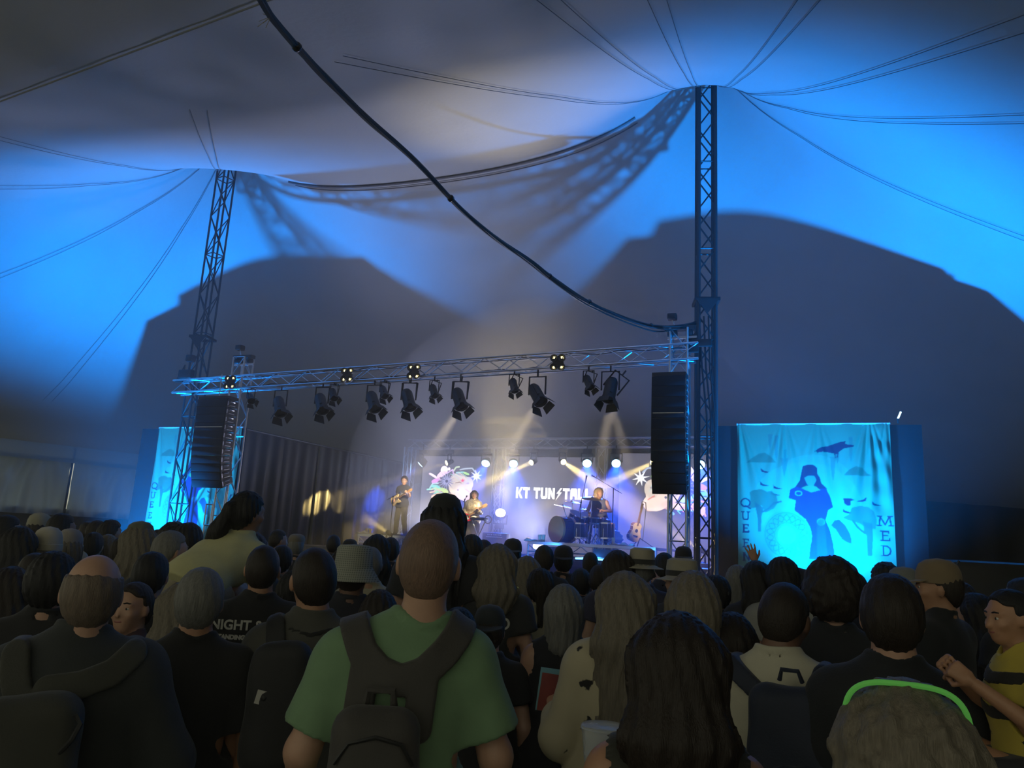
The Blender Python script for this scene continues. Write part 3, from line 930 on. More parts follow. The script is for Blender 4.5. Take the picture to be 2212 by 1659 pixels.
def fresnel_proto(scale):
    k = scale
    P_ = thing("stage_lamp", "x", "stage lamp")
    MB().lathe([(0.001, 0.26 * k), (0.09 * k, 0.25 * k), (0.12 * k, 0.18 * k), (0.125 * k, -0.16 * k), (0.14 * k, -0.18 * k), (0.14 * k, -0.22 * k), (0.11 * k, -0.22 * k), (0.11 * k, -0.2 * k), (0.001, -0.19 * k)], 16).build("body", m_blk, P_)
    MB().box((0, 0.1 * k, 0.0), (0.1 * k, 0.08 * k, 0.3 * k)).box((0, -0.12 * k, 0.02), (0.05 * k, 0.03 * k, 0.26 * k)).build("ballast_box", m_blk, P_)
    MB().lathe([(0.001, -0.205 * k), (0.1 * k, -0.2 * k), (0.108 * k, -0.195 * k)], 16).build("lens", m_lens, P_)
    for a in range(4):
        Mx = Matrix.Rotation(a * pi / 2 + pi / 4, 4, 'Z')
        w = (0.13 if a % 2 == 0 else 0.11) * k
        pts = [Mx @ Vector(q) for q in ((-0.1 * k, 0.14 * k, -0.22 * k), (0.1 * k, 0.14 * k, -0.22 * k), (0.13 * k, 0.20 * k, -0.22 * k - w * 1.3), (-0.13 * k, 0.20 * k, -0.22 * k - w * 1.3))]
        MB().plate(pts, (Mx.to_3x3() @ Vector((0, 1, 0.3))), 0.006).build("barn_door", m_blk, P_, smooth=False)
    return P_


FRES = {1.15: fresnel_proto(1.15), 0.72: fresnel_proto(0.72)}
used = set()
ORD = ["first", "second", "third", "fourth", "fifth", "sixth", "seventh", "eighth"]


def truss_z(s):
    return zL + (zR - zL) * s / SL


def hang(px, py, k, label, tilt, yaw):
    p = onst(px, py, RT - 0.12)
    if k in used:
        L_ = copy_tree(FRES[k])
    else:
        L_ = FRES[k]; used.add(k)
    L_["label"] = label
    s_, t_ = st_of(p)
    # body axis +z of the lamp points back-up, light leaves along -z toward the stage
    Mr = Matrix.Rotation(SANG, 4, 'Z') @ Matrix.Rotation(-radians(yaw), 4, 'Y') @ Matrix.Rotation(radians(tilt), 4, 'X') @ Matrix.Rotation(.5, 4, 'Z')
    L_.matrix_basis = Matrix.Translation(p) @ Mr
    iM = L_.matrix_basis.inverted()
    zt_ = truss_z(s_) - 0.2
    top = Vector((p.x, p.y, zt_))
    yk = MB()
    wx = SU * (0.17 * k)
    a = p + wx; b = p - wx
    hz = min(zt_ - 0.05, p.z + 0.36 * k)
    yk.tube([iM @ a, iM @ Vector((a.x, a.y, hz)), iM @ Vector((b.x, b.y, hz)), iM @ b], 0.014 * k + 0.004, 6)
    yk.build("yoke", m_blk, L_)
    MB().tube([iM @ Vector((p.x, p.y, hz)), iM @ top], 0.02, 6).build("hook_clamp", m_steel, L_)
    return L_


big = [(604, 878, 20, 34), (694, 872, 20, 34), (806, 868, 20, 34), (882, 864, 20, 30), (992, 862, 22, 30), (1160, 853, 24, 36), (1318, 843, 22, -4)]
small = [(541, 860, 25, 48), (720, 852, 22, 36), (829, 847, 22, 36), (937, 845, 22, 30), (1110, 833, 22, 22), (1271, 826, 22, 28)]
for k, (px, py, ti, ya) in enumerate(big):
    hang(px, py, 1.15, f"{ORD[k]} large barn-door lamp from the left along the front truss", -ti, ya)
for k, (px, py, ti, ya) in enumerate(small):
    hang(px, py, 0.72, f"{ORD[k]} small barn-door lamp from the left along the front truss", -ti, ya)


def blinder(px, py, label, k=1.0):
    p = onst(px, py, RT - 0.26)
    B = thing("blinder_lamp", label, "stage lamp", p, SANG)
    fr = MB().box((0, 0.02, 0), (0.24 * k, 0.06, 0.24 * k)).build("housing", m_blk, B)
    for sx in (-1, 1):
        for sz in (-1, 1):
            c = Matrix.Translation((sx * 0.088 * k, 0, sz * 0.1 * k)) @ Matrix.Rotation(pi / 2, 4, 'X')
            cup = MB().lathe([(0.05 * k, -0.06), (0.085 * k, -0.02), (0.088 * k, 0.03), (0.075 * k, 0.03), (0.05 * k, 0.0), (0.001, 0.0)], 14, c).build("reflector_cup", m_blk, B)
            MB().lathe([(0.001, 0.012), (0.03 * k, 0.008), (0.038 * k, 0.004)], 12, c).build("bulb", m_warm, cup)
    return B


for k, (px, py) in enumerate(((497, 826), (750, 810), (894, 803), (1205, 783))):
    blinder(px, py, f"{ORD[k]} four-cell blinder lamp from the left on the front truss, glowing yellow")
# cables lashed along the truss
cb = thing("truss_cable", "black power cables looped along the front truss", "cable")
for j in range(3):
    pts = []
    for k in range(70):
        s_ = 0.6 + k * 0.185
        pts.append(S(s_, RT + 0.05 * sin(k * 1.3 + j), truss_z(s_) + (0.17 if j == 0 else -0.1) - 0.05 * abs(sin(k * 0.45 + j))))
    MB().tube(pts, 0.011, 5).build("cable", m_blk, cb)

# ================================================================== thick cable bundle slung across the tent
CB = [(540, -40, 5.7), (585, 35, 6.2), (640, 100, 6.7), (700, 165, 7.3), (800, 262, 8.2), (895, 345, 9.1), (1000, 455, 10.3), (1080, 520, 11.3), (1148, 566, 12.2), (1200, 606, 13.0), (1265, 648, 13.9), (1340, 682, 14.7), (1400, 702, 15.2), (1440, 706, 15.5), (1480, 703, 15.8), (1512, 694, 15.95)]
bun = thing("cable_bundle", "thick bundle of black cables slung from the roof to the right pole", "cable")
base = [at(*q) for q in CB]


def resample(pts, n):
    P_ = [np.array(p) for p in pts]
    out = []
    for k in range(n):
        u_ = k / (n - 1) * (len(P_) - 1); i_ = min(int(u_), len(P_) - 2); f = u_ - i_
        p0, p1, p2, p3 = P_[max(i_ - 1, 0)], P_[i_], P_[i_ + 1], P_[min(i_ + 2, len(P_) - 1)]
        out.append(Vector(0.5 * ((2 * p1) + (-p0 + p2) * f + (2 * p0 - 5 * p1 + 4 * p2 - p3) * f * f + (-p0 + 3 * p1 - 3 * p2 + p3) * f ** 3)))
    return out


rb = resample(base, 90)
for j in range(6):
    pts = []
    for k, p in enumerate(rb):
        d = (rb[min(k + 1, 89)] - rb[max(k - 1, 0)]).normalized(); x, y, _ = frame(d)
        a = j * pi / 3 + k * 0.16
        r = 0.022 + (0.012 * sin(k * 0.21 + j) if j > 1 else 0)
        sag = 0.0 if j < 4 else -0.05 * sin(pi * min(1, max(0, (k - 45) / 40))) * (j - 3)
        pts.append(p + x * (r * cos(a)) + y * (r * sin(a)) + Vector((0, 0, sag)))
    MB().tube(pts, 0.016, 6).build("cable", m_blk, bun)
for k in (12, 34, 52, 60, 72):
    MB().ball(rb[k], 0.052, 8, 6).build("tape_wrap", m_blk_gloss, bun)
for k in range(5):
    MB().tube([rb[6], rb[6] + Vector((random.uniform(-.12, .05), random.uniform(-.05, .05), random.uniform(-.12, .06)))], 0.003, 4).build("frayed_tie", mat("straw_tie", (0.5, 0.42, 0.2), rough=0.8), bun)
# multicore dropping down the right king pole
dr = thing("pole_cable", "dark cables running down the right king pole", "cable")
for j in range(3):
    MB().tube([S(SL - 0.12 + j * 0.1, -0.22, 6.75), S(SL - 0.05 + j * 0.08, -0.26, 5.6), S(SL + 0.05 + j * 0.08, -0.3, 4.6), S(SL + 0.1 + j * 0.06, -0.3, 2.5), S(SL + 0.08 + j * 0.07, -0.3, 0.05)], 0.02, 6).build("cable", m_blk, dr)

# ================================================================== lamps upstage and on the floor
m_bluehot = mat("blue_lamp_face", (0.1, 0.3, 0.8), emit=(0.30, 0.62, 1.0), estr=22, var=0)
m_yelhot = mat("yellow_lamp_face", (0.9, 0.8, 0.3), emit=(1.0, 0.80, 0.38), estr=26, var=0)
YEL = (1.0, 0.74, 0.26); DB = (0.02, 0.10, 1.0)


def moving_head(label, loc, target, m_face, size, hang_z=None):
    loc = Vector(loc); d = (Vector(target) - loc).normalized(); x, y, d = frame(d)
    H = thing("moving_head_lamp", label, "stage lamp", loc)
    R4 = Matrix((x, y, d)).transposed().to_4x4()
    MB().lathe([(0.001, -0.26), (size * 0.7, -0.25), (size * 1.12, -0.12), (size * 1.15, 0.0), (size * 1.02, 0.02), (size * 1.0, 0.0)], 18, R4).build("head", m_blk, H)
    MB().lathe([(0.001, 0.02), (size * 0.6, 0.015), (size * 0.98, 0.0)], 18, R4).build("lens", m_face, H)
    up = 1 if hang_z else -1
    yk = MB().tube([x * (size * 1.3) - d * 0.1, x * (size * 1.3) - d * 0.1 + Vector((0, 0, up * 0.28)), -x * (size * 1.3) - d * 0.1 + Vector((0, 0, up * 0.28)), -x * (size * 1.3) - d * 0.1], 0.025, 6).build("yoke", m_blk, H)
    MB().bbox(-d * 0.1 + Vector((0, 0, up * 0.36)), (0.28, 0.24, 0.14), 0.03).build("base", m_blk, H)
    if hang_z:
        rod("drop_pipe", H, -d * 0.1 + Vector((0, 0, 0.4)), Vector((0, 0, hang_z - loc.z)) - d * 0.1, 0.02, m_steel)
    return H


def drape_pt(px, py):
    lo, hi = 0.7, 8.3
    for _ in range(40):
        t = (lo + hi) / 2; p_ = onst(px, py, t)
        if st_of(p_)[0] < 1.3 + 0.8 * (t - 0.7) / 7.7: hi = t
        else: lo = t
    return p_ if st_of(p_)[0] > 0 else S(1.6, 4.0, 3.0)


BTL = BT - 0.45
heads = [
    (908, 1003, 'b', (806, 1095, None), "blue wash lamp hanging at the left end of the back truss, turned aside"),
    (1049, 1001, 'b', (960, 1190, 4.0), "blue wash lamp hanging above the flower face screen, turned aside"),
    (1109, 1002, 'b', (1095, 1320, 1.0), "blue wash lamp hanging left of the yellow beam over the name screen"),
    (1268, 1001, 'b', (1285, 1300, 1.0), "blue wash lamp hanging just left of the drummer's upright"),
    (1331, 1001, 'b', (1335, 1310, 1.0), "blue wash lamp hanging just right of the drummer's upright"),
    (1513, 1004, 'b', (1530, 1250, 1.0), "blue wash lamp glimpsed between the right tower and king pole"),
    (965, 1000, 'y', (690, 1085, None), "yellow beam lamp over the flower face screen"),
    (1148, 999, 'y', (960, 1080, 4.0), "yellow beam lamp over the left of the name screen"),
    (1217, 998, 'y', (1330, 1075, 4.0), "yellow beam lamp over the right of the name screen"),
    (1410, 1000, 'y', (1240, 1080, 4.0), "yellow beam lamp half hidden by the right loudspeakers"),
]
for px, py, kind, (tx, ty, tt), lab in heads:
    p = onst(px, py, BTL); q = drape_pt(tx, ty) if tt is None else onst(tx, ty, tt)
    sz = 0.14 if kind == 'b' else 0.09
    moving_head(lab, p, q, m_bluehot if kind == 'b' else m_yelhot, sz, 5.0)
    d = (q - p).normalized()
    if kind == 'b':
        spot("wash_beam", p + d * 0.06, q, DB, 6000, 34, 0.6, 0.1)
    else:
        spot("beam", p + d * 0.06, q, YEL, 16000, 8, 0.3, 0.06)
# big yellow floor light pointing out over the crowd
p = onst(1081, 1108, 6.2); q = onst(1110, 640, 0.0)
moving_head("dazzling yellow floor lamp pointing up beside the singer", p, p + Vector((0.02, -1, 0.62)), m_yelhot, 0.16)
spot("floor_beam", p + Vector((0, -0.08, 0.06)), q, (1.0, 0.80, 0.42), 5000, 30, 1.0, 0.30)
# floor beams raking the drape at left and coming in from the right
DY, DB2 = drape_pt(733, 1084), drape_pt(808, 1085)
p = onst(838, 1150, 2.6); q = DY
moving_head("yellow floor lamp at the guitarist's feet raking the drape", p, q, m_yelhot, 0.06)
spot("floor_rake", p + (q - p).normalized() * 0.06, DY, YEL, 4500, 10, 0.12, 0.05)
p2 = onst(800, 1165, 4.6)
moving_head("blue floor lamp on the guitar riser raking the drape", p2, DB2, m_bluelens, 0.06)
spot("floor_rake", p2 + Vector((0, 0, 0.07)), DB2, DB, 16000, 13, 0.3, 0.05)
p = onst(1512, 1186, 3.0); q = onst(1380, 1112, 4.5)
moving_head("yellow floor lamp at the right edge of the stage", p, q, m_yelhot, 0.06)
spot("floor_rake", p + (q - p).normalized() * 0.06, q, YEL, 4000, 14, 0.25, 0.05)
# low blue strips of light along the stage lip
m_strip = mat("blue_strip", (0.05, 0.2, 0.6), emit=(0.12, 0.50, 1.0), estr=7, var=0)
for px0, px1, py in ((1243, 1264, 1206), (1290, 1330, 1209), (1354, 1366, 1212), (1185, 1203, 1203)):
    a = onst(px0, py, 1.15); b = onst(px1, py, 1.15)
    L_ = thing("light_batten", {1243: "blue light batten on the stage lip below the bass drum", 1290: "longest blue light batten on the stage lip below the snare", 1354: "short blue light batten on the stage lip near the acoustic guitar", 1185: "pale light batten on the stage lip at the riser's left end"}[px0], "light batten", a)
    rod("tube", L_, (0, 0, 0), b - a, 0.022, m_strip if px0 != 1185 else mat("pale_strip", (0.4, 0.4, 0.5), emit=(0.5, 0.6, 1.0), estr=1.5, var=0))
    MB().box((b - a) / 2 + Vector((0, 0, -0.05)), ((b - a).length, 0.07, 0.05), Matrix.Rotation(SANG, 3, 'Z')).build("housing", m_blk, L_)
for sx in (9.8, 11.2, 12.4):
    spot("lip_wash", S(sx, 1.2, DK + 0.12), S(sx + 0.2, 4.0, RZ + 0.5), (0.03, 0.25, 1.0), 90, 100, 0.5, 0.08)
# unseen lavender floods added on the stage floor to fill the canopy
for k, sx in enumerate((4.2, 8.0)):
    q = S(sx, 6.6, DK + .35); tg_ = S(sx + (0.6 - k) * 1.0, -5.0, 10.0)
    par_can(f"added lavender fill lamp upstage of the {'singer' if k else 'guitarist'} pointing at the roof", q, tg_, mat("lavender_lens", (.3, .3, .4), emit=(.7, .65, 1.0), estr=6, var=0), size=.2)
    spot("roof_fill", q + (tg_ - q).normalized() * .08, tg_, (0.62, 0.66, 1.0), 2100, 80, 1.0, .5)

# lit tube lamp on top of the right wing
wk = thing("work_light", "short bright tube lamp on top of the right drape wing", "lamp", S(17.55, WT, 4.55), SANG)
MB().tube([(0, 0, .1), (.06, 0, .24)], .018, 8).build("tube", mat("cold_tube", (.5, .6, .6), emit=(.55, .85, 1.0), estr=3, var=0), wk)
MB().tube([(0, 0, 0), (0, 0, .1)], .02, 6).build("clip", m_blk, wk)

# ================================================================== haze hanging over the stage
def haze(name, label, mb, density):
    m_ = bpy.data.materials.new("haze"); m_.use_nodes = True
    nt = m_.node_tree; nt.nodes.clear()
    vo = nt.nodes.new("ShaderNodeVolumeScatter"); vo.inputs["Density"].default_value = density; vo.inputs["Anisotropy"].default_value = 0.2
    vo.inputs["Color"].default_value = (0.96, 0.96, 1.0, 1)
    ou = nt.nodes.new("ShaderNodeOutputMaterial"); nt.links.new(vo.outputs[0], ou.inputs["Volume"])
    tag(mb.build(name, m_), label, "haze", kind="stuff")


a = [S(-14, -26, 0.02), S(SL + 13, -26, 0.02), S(SL + 13, 13.4, 0.02), S(-14, 13.4, 0.02)]
haze("tent_haze", "thin theatrical haze filling the tent", MB().add(a + [q + Vector((0, 0, 13.5)) for q in a], [(0, 3, 2, 1), (4, 5, 6, 7), (0, 1, 5, 4), (1, 2, 6, 5), (2, 3, 7, 6), (3, 0, 4, 7)]), 0.010)
hb_ = MB(); hb_.ball((0, 0, 0), (6.0, 5.2, 5.6), 48, 24, Matrix.Rotation(SANG, 3, 'Z'))
hb_.v = [tuple(Vector(q) + S(9.4, 3.8, 3.0)) for q in hb_.v]
haze("stage_haze", "denser haze hanging over the lit stage", hb_, 0.052)
# ================================================================== people
# Bodies are grown as one continuous surface: smooth union of tapered limbs, meshed with surface nets.
class Field:
    def __init__(self, lo, hi, vox):
        self.lo = np.array(lo, float); self.vox = vox
        self.n = np.ceil((np.array(hi) - self.lo) / vox).astype(int) + 1
        self.F = np.full(self.n, 10.0)
        self.ax = [self.lo[k] + np.arange(self.n[k]) * vox for k in range(3)]

    def sub(self, lo, hi):
        sl_ = []
        for k in range(3):
            a = max(0, int((lo[k] - self.lo[k]) / self.vox) - 1); b = min(self.n[k], int((hi[k] - self.lo[k]) / self.vox) + 3)
            if b <= a:
                return None, None
            sl_.append(slice(a, b))
        P_ = np.meshgrid(self.ax[0][sl_[0]], self.ax[1][sl_[1]], self.ax[2][sl_[2]], indexing='ij')
        return tuple(sl_), P_

    def join(self, sl_, d, k):
        a = self.F[sl_]
        h = np.maximum(k - np.abs(a - d), 0) / k
        self.F[sl_] = np.minimum(a, d) - h * h * k * 0.25

    def cap(self, a, b, ra, rb, k=0.03, flat=None):
        a = np.array(a, float); b = np.array(b, float); m = max(ra, rb) + k + 0.03
        sl_, P_ = self.sub(np.minimum(a, b) - m, np.maximum(a, b) + m)
        if sl_ is None: return
        ab = b - a; L2 = ab @ ab + 1e-12
        q = [P_[i] - a[i] for i in range(3)]
        t = np.clip((q[0] * ab[0] + q[1] * ab[1] + q[2] * ab[2]) / L2, 0, 1)
        e = [q[i] - t * ab[i] for i in range(3)]
        if flat:
            e = [e[i] * flat[i] for i in range(3)]
        d = np.sqrt(e[0] ** 2 + e[1] ** 2 + e[2] ** 2) - (ra + (rb - ra) * t)
        self.join(sl_, d, k)

    def ell(self, c, r, k=0.04, R=None):
        c = np.array(c, float); r = np.array(r, float); m = r.max() + k + 0.03
        sl_, P_ = self.sub(c - m, c + m)
        if sl_ is None: return
        q = np.stack([P_[i] - c[i] for i in range(3)], -1)
        if R is not None:
            q = q @ np.array(R)
        k0 = np.sqrt(((q / r) ** 2).sum(-1)); k1 = np.sqrt(((q / r ** 2)).__pow__(2).sum(-1)) + 1e-9
        self.join(sl_, k0 * (k0 - 1) / k1, k)

    def grid(self):
        return np.meshgrid(*self.ax, indexing='ij')

    def cut(self, d):
        self.F = np.maximum(self.F, d)

    def mesh_arrays(self):
        F = self.F; nx, ny, nz = F.shape
        sgn = F < 0
        c8 = [(i, j, k) for i in (0, 1) for j in (0, 1) for k in (0, 1)]
        cnt = sum(sgn[i:nx - 1 + i, j:ny - 1 + j, k:nz - 1 + k].astype(np.int8) for i, j, k in c8)
        act = np.argwhere((cnt > 0) & (cnt < 8))
        idx = np.full((nx - 1, ny - 1, nz - 1), -1, np.int64); idx[tuple(act.T)] = np.arange(len(act))
        val = np.stack([F[act[:, 0] + i, act[:, 1] + j, act[:, 2] + k] for i, j, k in c8], 1)
        pos = np.zeros((len(act), 3)); num = np.zeros(len(act))
        cc = np.array(c8, float)
        for a in range(8):
            for b in range(a + 1, 8):
                if np.abs(cc[a] - cc[b]).sum() == 1:
                    va, vb = val[:, a], val[:, b]
                    m = (va < 0) != (vb < 0)
                    t = np.where(m, va / np.where(m, va - vb, 1), 0)
                    pos += np.where(m[:, None], cc[a] + t[:, None] * (cc[b] - cc[a]), 0); num += m
        V_ = self.lo + (act + pos / num[:, None]) * self.vox
        quads = []
        for ax in range(3):
            sa = [slice(None)] * 3; sb = [slice(None)] * 3
            sa[ax] = slice(0, -1); sb[ax] = slice(1, None)
            A, B = sgn[tuple(sa)], sgn[tuple(sb)]
            e = np.argwhere(A != B)
            o1, o2 = [k for k in range(3) if k != ax]
            ok = (e[:, o1] > 0) & (e[:, o2] > 0) & (e[:, o1] < self.n[o1] - 1) & (e[:, o2] < self.n[o2] - 1)
            e = e[ok]
            def cell(d1, d2):
                q = e.copy(); q[:, o1] -= d1; q[:, o2] -= d2
                return idx[q[:, 0], q[:, 1], q[:, 2]]
            q = np.stack([cell(1, 1), cell(0, 1), cell(0, 0), cell(1, 0)], 1)
            fl = A[tuple(e.T)]
            if ax == 1: fl = ~fl
            q = np.where(fl[:, None], q, q[:, ::-1])
            quads.append(q)
        return V_, np.concatenate(quads)

    def mesh(self, name, m):
        v, q = self.mesh_arrays()
        me_ = np_mesh(name, v, q)
        me_.materials.append(m)
        return me_


def nrm(a):
    a = np.array(a, float); return a / (np.linalg.norm(a) + 1e-9)


def rotm(yaw=0, pitch=0, roll=0):
    """columns right, forward, up; yaw left +, pitch looking up +, roll to the right +"""
    return np.array(Matrix.Rotation(radians(yaw), 3, 'Z') @ Matrix.Rotation(radians(pitch), 3, 'X') @ Matrix.Rotation(radians(roll), 3, 'Y'))


def pose(female=False, build=1.0, **kw):
    w = 0.145 if female else 0.160
    J = dict(pelvis=(0, 0, .95), chest=(0, -.005, 1.28), neck=(0, -.02, 1.460), shL=(-w, -.015, 1.385), shR=(w, -.015, 1.385),
             elL=(-w - .07, -.04, 1.12), elR=(w + .07, -.04, 1.12), wrL=(-w - .07, .05, .87), wrR=(w + .07, .05, .87),
             hipL=(-.09, 0, .90), hipR=(.09, 0, .90), knL=(-.11, .02, .49), knR=(.11, .02, .49), anL=(-.12, -.03, .08), anR=(.12, -.03, .08),
             female=female, build=build, head=rotm(), hands=('rest', 'rest'))
    J.update(kw)
    for k, v in J.items():
        if isinstance(v, tuple) and len(v) == 3 and k not in ('hands',):
            J[k] = np.array(v, float)
    return J


HEAD_UP = 0.160          # head centre above the neck joint


def head_M(J):
    """4x4 from head space (origin at the skull centre, +y face) to body space"""
    R = np.array(J['head']); o = J['neck'] + np.array([0, 0.0, 0.0]) + R @ np.array([0, 0.02, J.get('hup', HEAD_UP)])
    M = np.eye(4); M[:3, :3] = R; M[:3, 3] = o
    return M


def torso(F, J, off=0.0, k=0.06, clothes=False):
    b = J['build']; fm = J['female']
    up = nrm(J['neck'] - J['pelvis']); rt = nrm(J['shR'] - J['shL']); fw = nrm(np.cross(up, rt)); rt = np.cross(fw, up)
    R = np.stack([rt, fw, up], 1)
    hb = nrm(J['hipR'] - J['hipL'])
    mid = J['pelvis'] * .5 + J['chest'] * .5
    F.ell(J['pelvis'] + up * 0.0, (.165 * b + off, .115 * b + off, .12 + off), k, R)
    F.ell(mid, ((.128 if fm else .15) * b + off + (.012 if clothes else 0), .10 * b + off, .15 + off), k, R)
    F.ell(J['chest'] + fw * .005, ((.145 if fm else .170) * b + off, .115 * b + off, .165 + off), k, R)
    if clothes:
        F.cap(J['neck'] - up * .13, J['neck'] - up * .045, .068 * min(b, 1.15) + off * .9, .064 * min(b, 1.15) + off * .8, k * .5)
    if fm:
        for s in (-1, 1):
            F.ell(J['chest'] + rt * s * .075 + fw * .085 - up * .01, (.06 + off,) * 3, k, R)
    for s, q in ((-1, 'shL'), (1, 'shR')):
        F.cap(J['chest'] * .35 + J['neck'] * .65 + rt * s * .05 - up * .02, J[q] - up * 0.01, .070 * b + off, .052 * b + off, k * .7)
        F.cap(J['neck'] + up * .03 + rt * s * .02, J[q] * .7 + J['neck'] * .3 + up * .0, .036 + off * .5, .040 + off * .7, k * .7)
        F.cap(J[q] - up * .04, J['chest'] + rt * s * .09 - up * .02, .052 * b + off, .07 * b + off, k)


def body_mesh(J, vox, m, face=True):
    pts = np.array([v for v in J.values() if isinstance(v, np.ndarray) and v.shape == (3,)])
    F = Field(pts.min(0) - .26, pts.max(0) + np.array([.26, .26, .36]), vox)
    b = J['build']; lb = 0.92 if J['female'] else 1.0
    torso(F, J)
    for s in 'LR':
        F.cap(J['sh' + s], J['el' + s], .050 * b * lb, .042 * b * lb, .04)
        F.cap(J['el' + s], J['wr' + s], .043 * b * lb, .028 * lb, .02)
        F.cap(J['hip' + s], J['kn' + s], .088 * b, .056 * b, .05)
        F.cap(J['kn' + s], J['an' + s], .056 * b, .036, .03)
        cf = J['kn' + s] * .7 + J['an' + s] * .3
        F.ell(cf + np.array([0, -.018, 0]), (.046 * b, .05 * b, .10), .03)
        dr = nrm(J['an' + s] - J['kn' + s]); ft = J.get('foot' + s)
        ft = np.array(ft) if ft is not None else np.array([0.02 if s == 'R' else -.02, .17, -.045])
        F.cap(J['an' + s] + np.array([0, -.03, -.035]), J['an' + s] + ft, .04, .032, .03)
    # neck and head
    HM = head_M(J); R = HM[:3, :3]; h = lambda *q: R @ np.array(q) + HM[:3, 3]
    F.cap(J['neck'] - np.array([0, 0.0, .04]), h(0, -.03, -.05), .060 * (0.85 if J['female'] else 1.0) * min(b, 1.15), .056 * (0.85 if J['female'] else 1.0), .03)
    F.ell(h(0, -.012, .022), (.077, .098, .093), .03, R)
    F.ell(h(0, .03, -.045), (.058, .066, .072), .04, R)
    F.ell(h(0, .062, -.092), (.03, .026, .026), .03, R)
    if face:
        F.cap(h(0, .088, .004), h(0, .108, -.034), .010, .015, .012)
        F.cap(h(-.045, .072, .022), h(.045, .072, .022), .014, .014, .02)
        F.cap(h(-.022, .085, -.062), h(.022, .085, -.062), .010, .010, .012)
        for s in (-1, 1):
            F.ell(h(s * .042, .066, -.03), (.024, .022, .02), .02, R)
    for s in (-1, 1):
        F.ell(h(s * .080, -.008, -.012), (.011, .024, .034), .008, R)
    v, q = F.mesh_arrays()
    vs_, qs_ = [v], [q]; n = len(v)
    for s, kind in zip('LR', J['hands']):
        hv, hq = hand_arrays(J['el' + s], J['wr' + s], s, kind, max(0.005, vox * 0.5), J.get('palm' + s))
        vs_.append(hv); qs_.append(hq + n); n += len(hv)
    me_ = np_mesh("body", np.concatenate(vs_), np.concatenate(qs_))
    me_.materials.append(m)
    return me_


_hc = {}


def hand_arrays(el, wr, side, kind, vox, palm=None):
    """palm with five separate fingers, grown in its own frame: +y along the fingers, palm faces -z, thumb +x for a right hand"""
    key = (kind, vox)
    if key not in _hc:
        F = Field((-.075, -.05, -.10), (.11, .225, .06), vox)
        F.cap((0, -.03, 0), (0, .02, 0), .024, .027, .015)
        F.cap((-.022, .03, 0), (-.03, .085, 0), .016, .015, .02); F.cap((0.0, .03, 0), (-.003, .09, 0), .017, .015, .02); F.cap((.02, .03, 0), (.024, .088, 0), .017, .015, .02)
        curl = {'rest': (20, 30, 20), 'flat': (4, 6, 4), 'grip': (62, 70, 40), 'fist': (75, 85, 55)}[kind]
        for x, L, fan in ((.032, .070, 5), (.010, .078, 1), (-.012, .073, -3), (-.033, .058, -8)):
            p = np.array([x, .088 - abs(x) * .15, 0]); a = 0
            for j, (c_, f) in enumerate(zip(curl, (.45, .32, .23))):
                a += radians(c_); L_ = L * f
                d = np.array([sin(radians(fan if kind != 'flat' else fan * 2.2)) * cos(a), cos(a) * cos(radians(fan)), -sin(a)])
                F.cap(p, p + d * L_, .0092 - j * .0008, .0086 - j * .0008, .006)
                p = p + d * L_
        t0 = np.array([.026, .022, -.006])
        t1 = t0 + ((.034, .03, -.012) if kind in ('rest', 'flat') else (.026, .028, -.03)); t2 = t1 + ((.014, .034, -.01) if kind in ('rest', 'flat') else (-.012, .03, -.02))
        F.cap(t0, t1, .0135, .011, .012); F.cap(t1, t2, .0105, .009, .006)
        _hc[key] = F.mesh_arrays()
    v, q = _hc[key]
    v = v.copy()
    if side == 'L':
        v[:, 0] *= -1; q = q[:, ::-1]
    y = nrm(np.array(wr) - np.array(el))
    pz = np.array(palm, float) if palm is not None else np.array([1.0 if side == 'L' else -1.0, 0.15, 0])
    z = -nrm(pz - y * (pz @ y)); x = np.cross(y, z)
    R = np.stack([x, y, z], 1)
    return v @ R.T + np.array(wr) + y * .012, q


def fold(G, a, seed=0.0):
    x, y, z = G
    return a * (0.55 * np.sin(22 * x + 8 * z + 2.2 * np.sin(6 * z + seed) + seed) * np.sin(5 * z + 3 * x + seed) + 0.45 * np.sin(30 * z - 14 * np.abs(x) + 3 * np.sin(9 * x + seed)) * np.clip(1.35 - z, 0.15, 1))


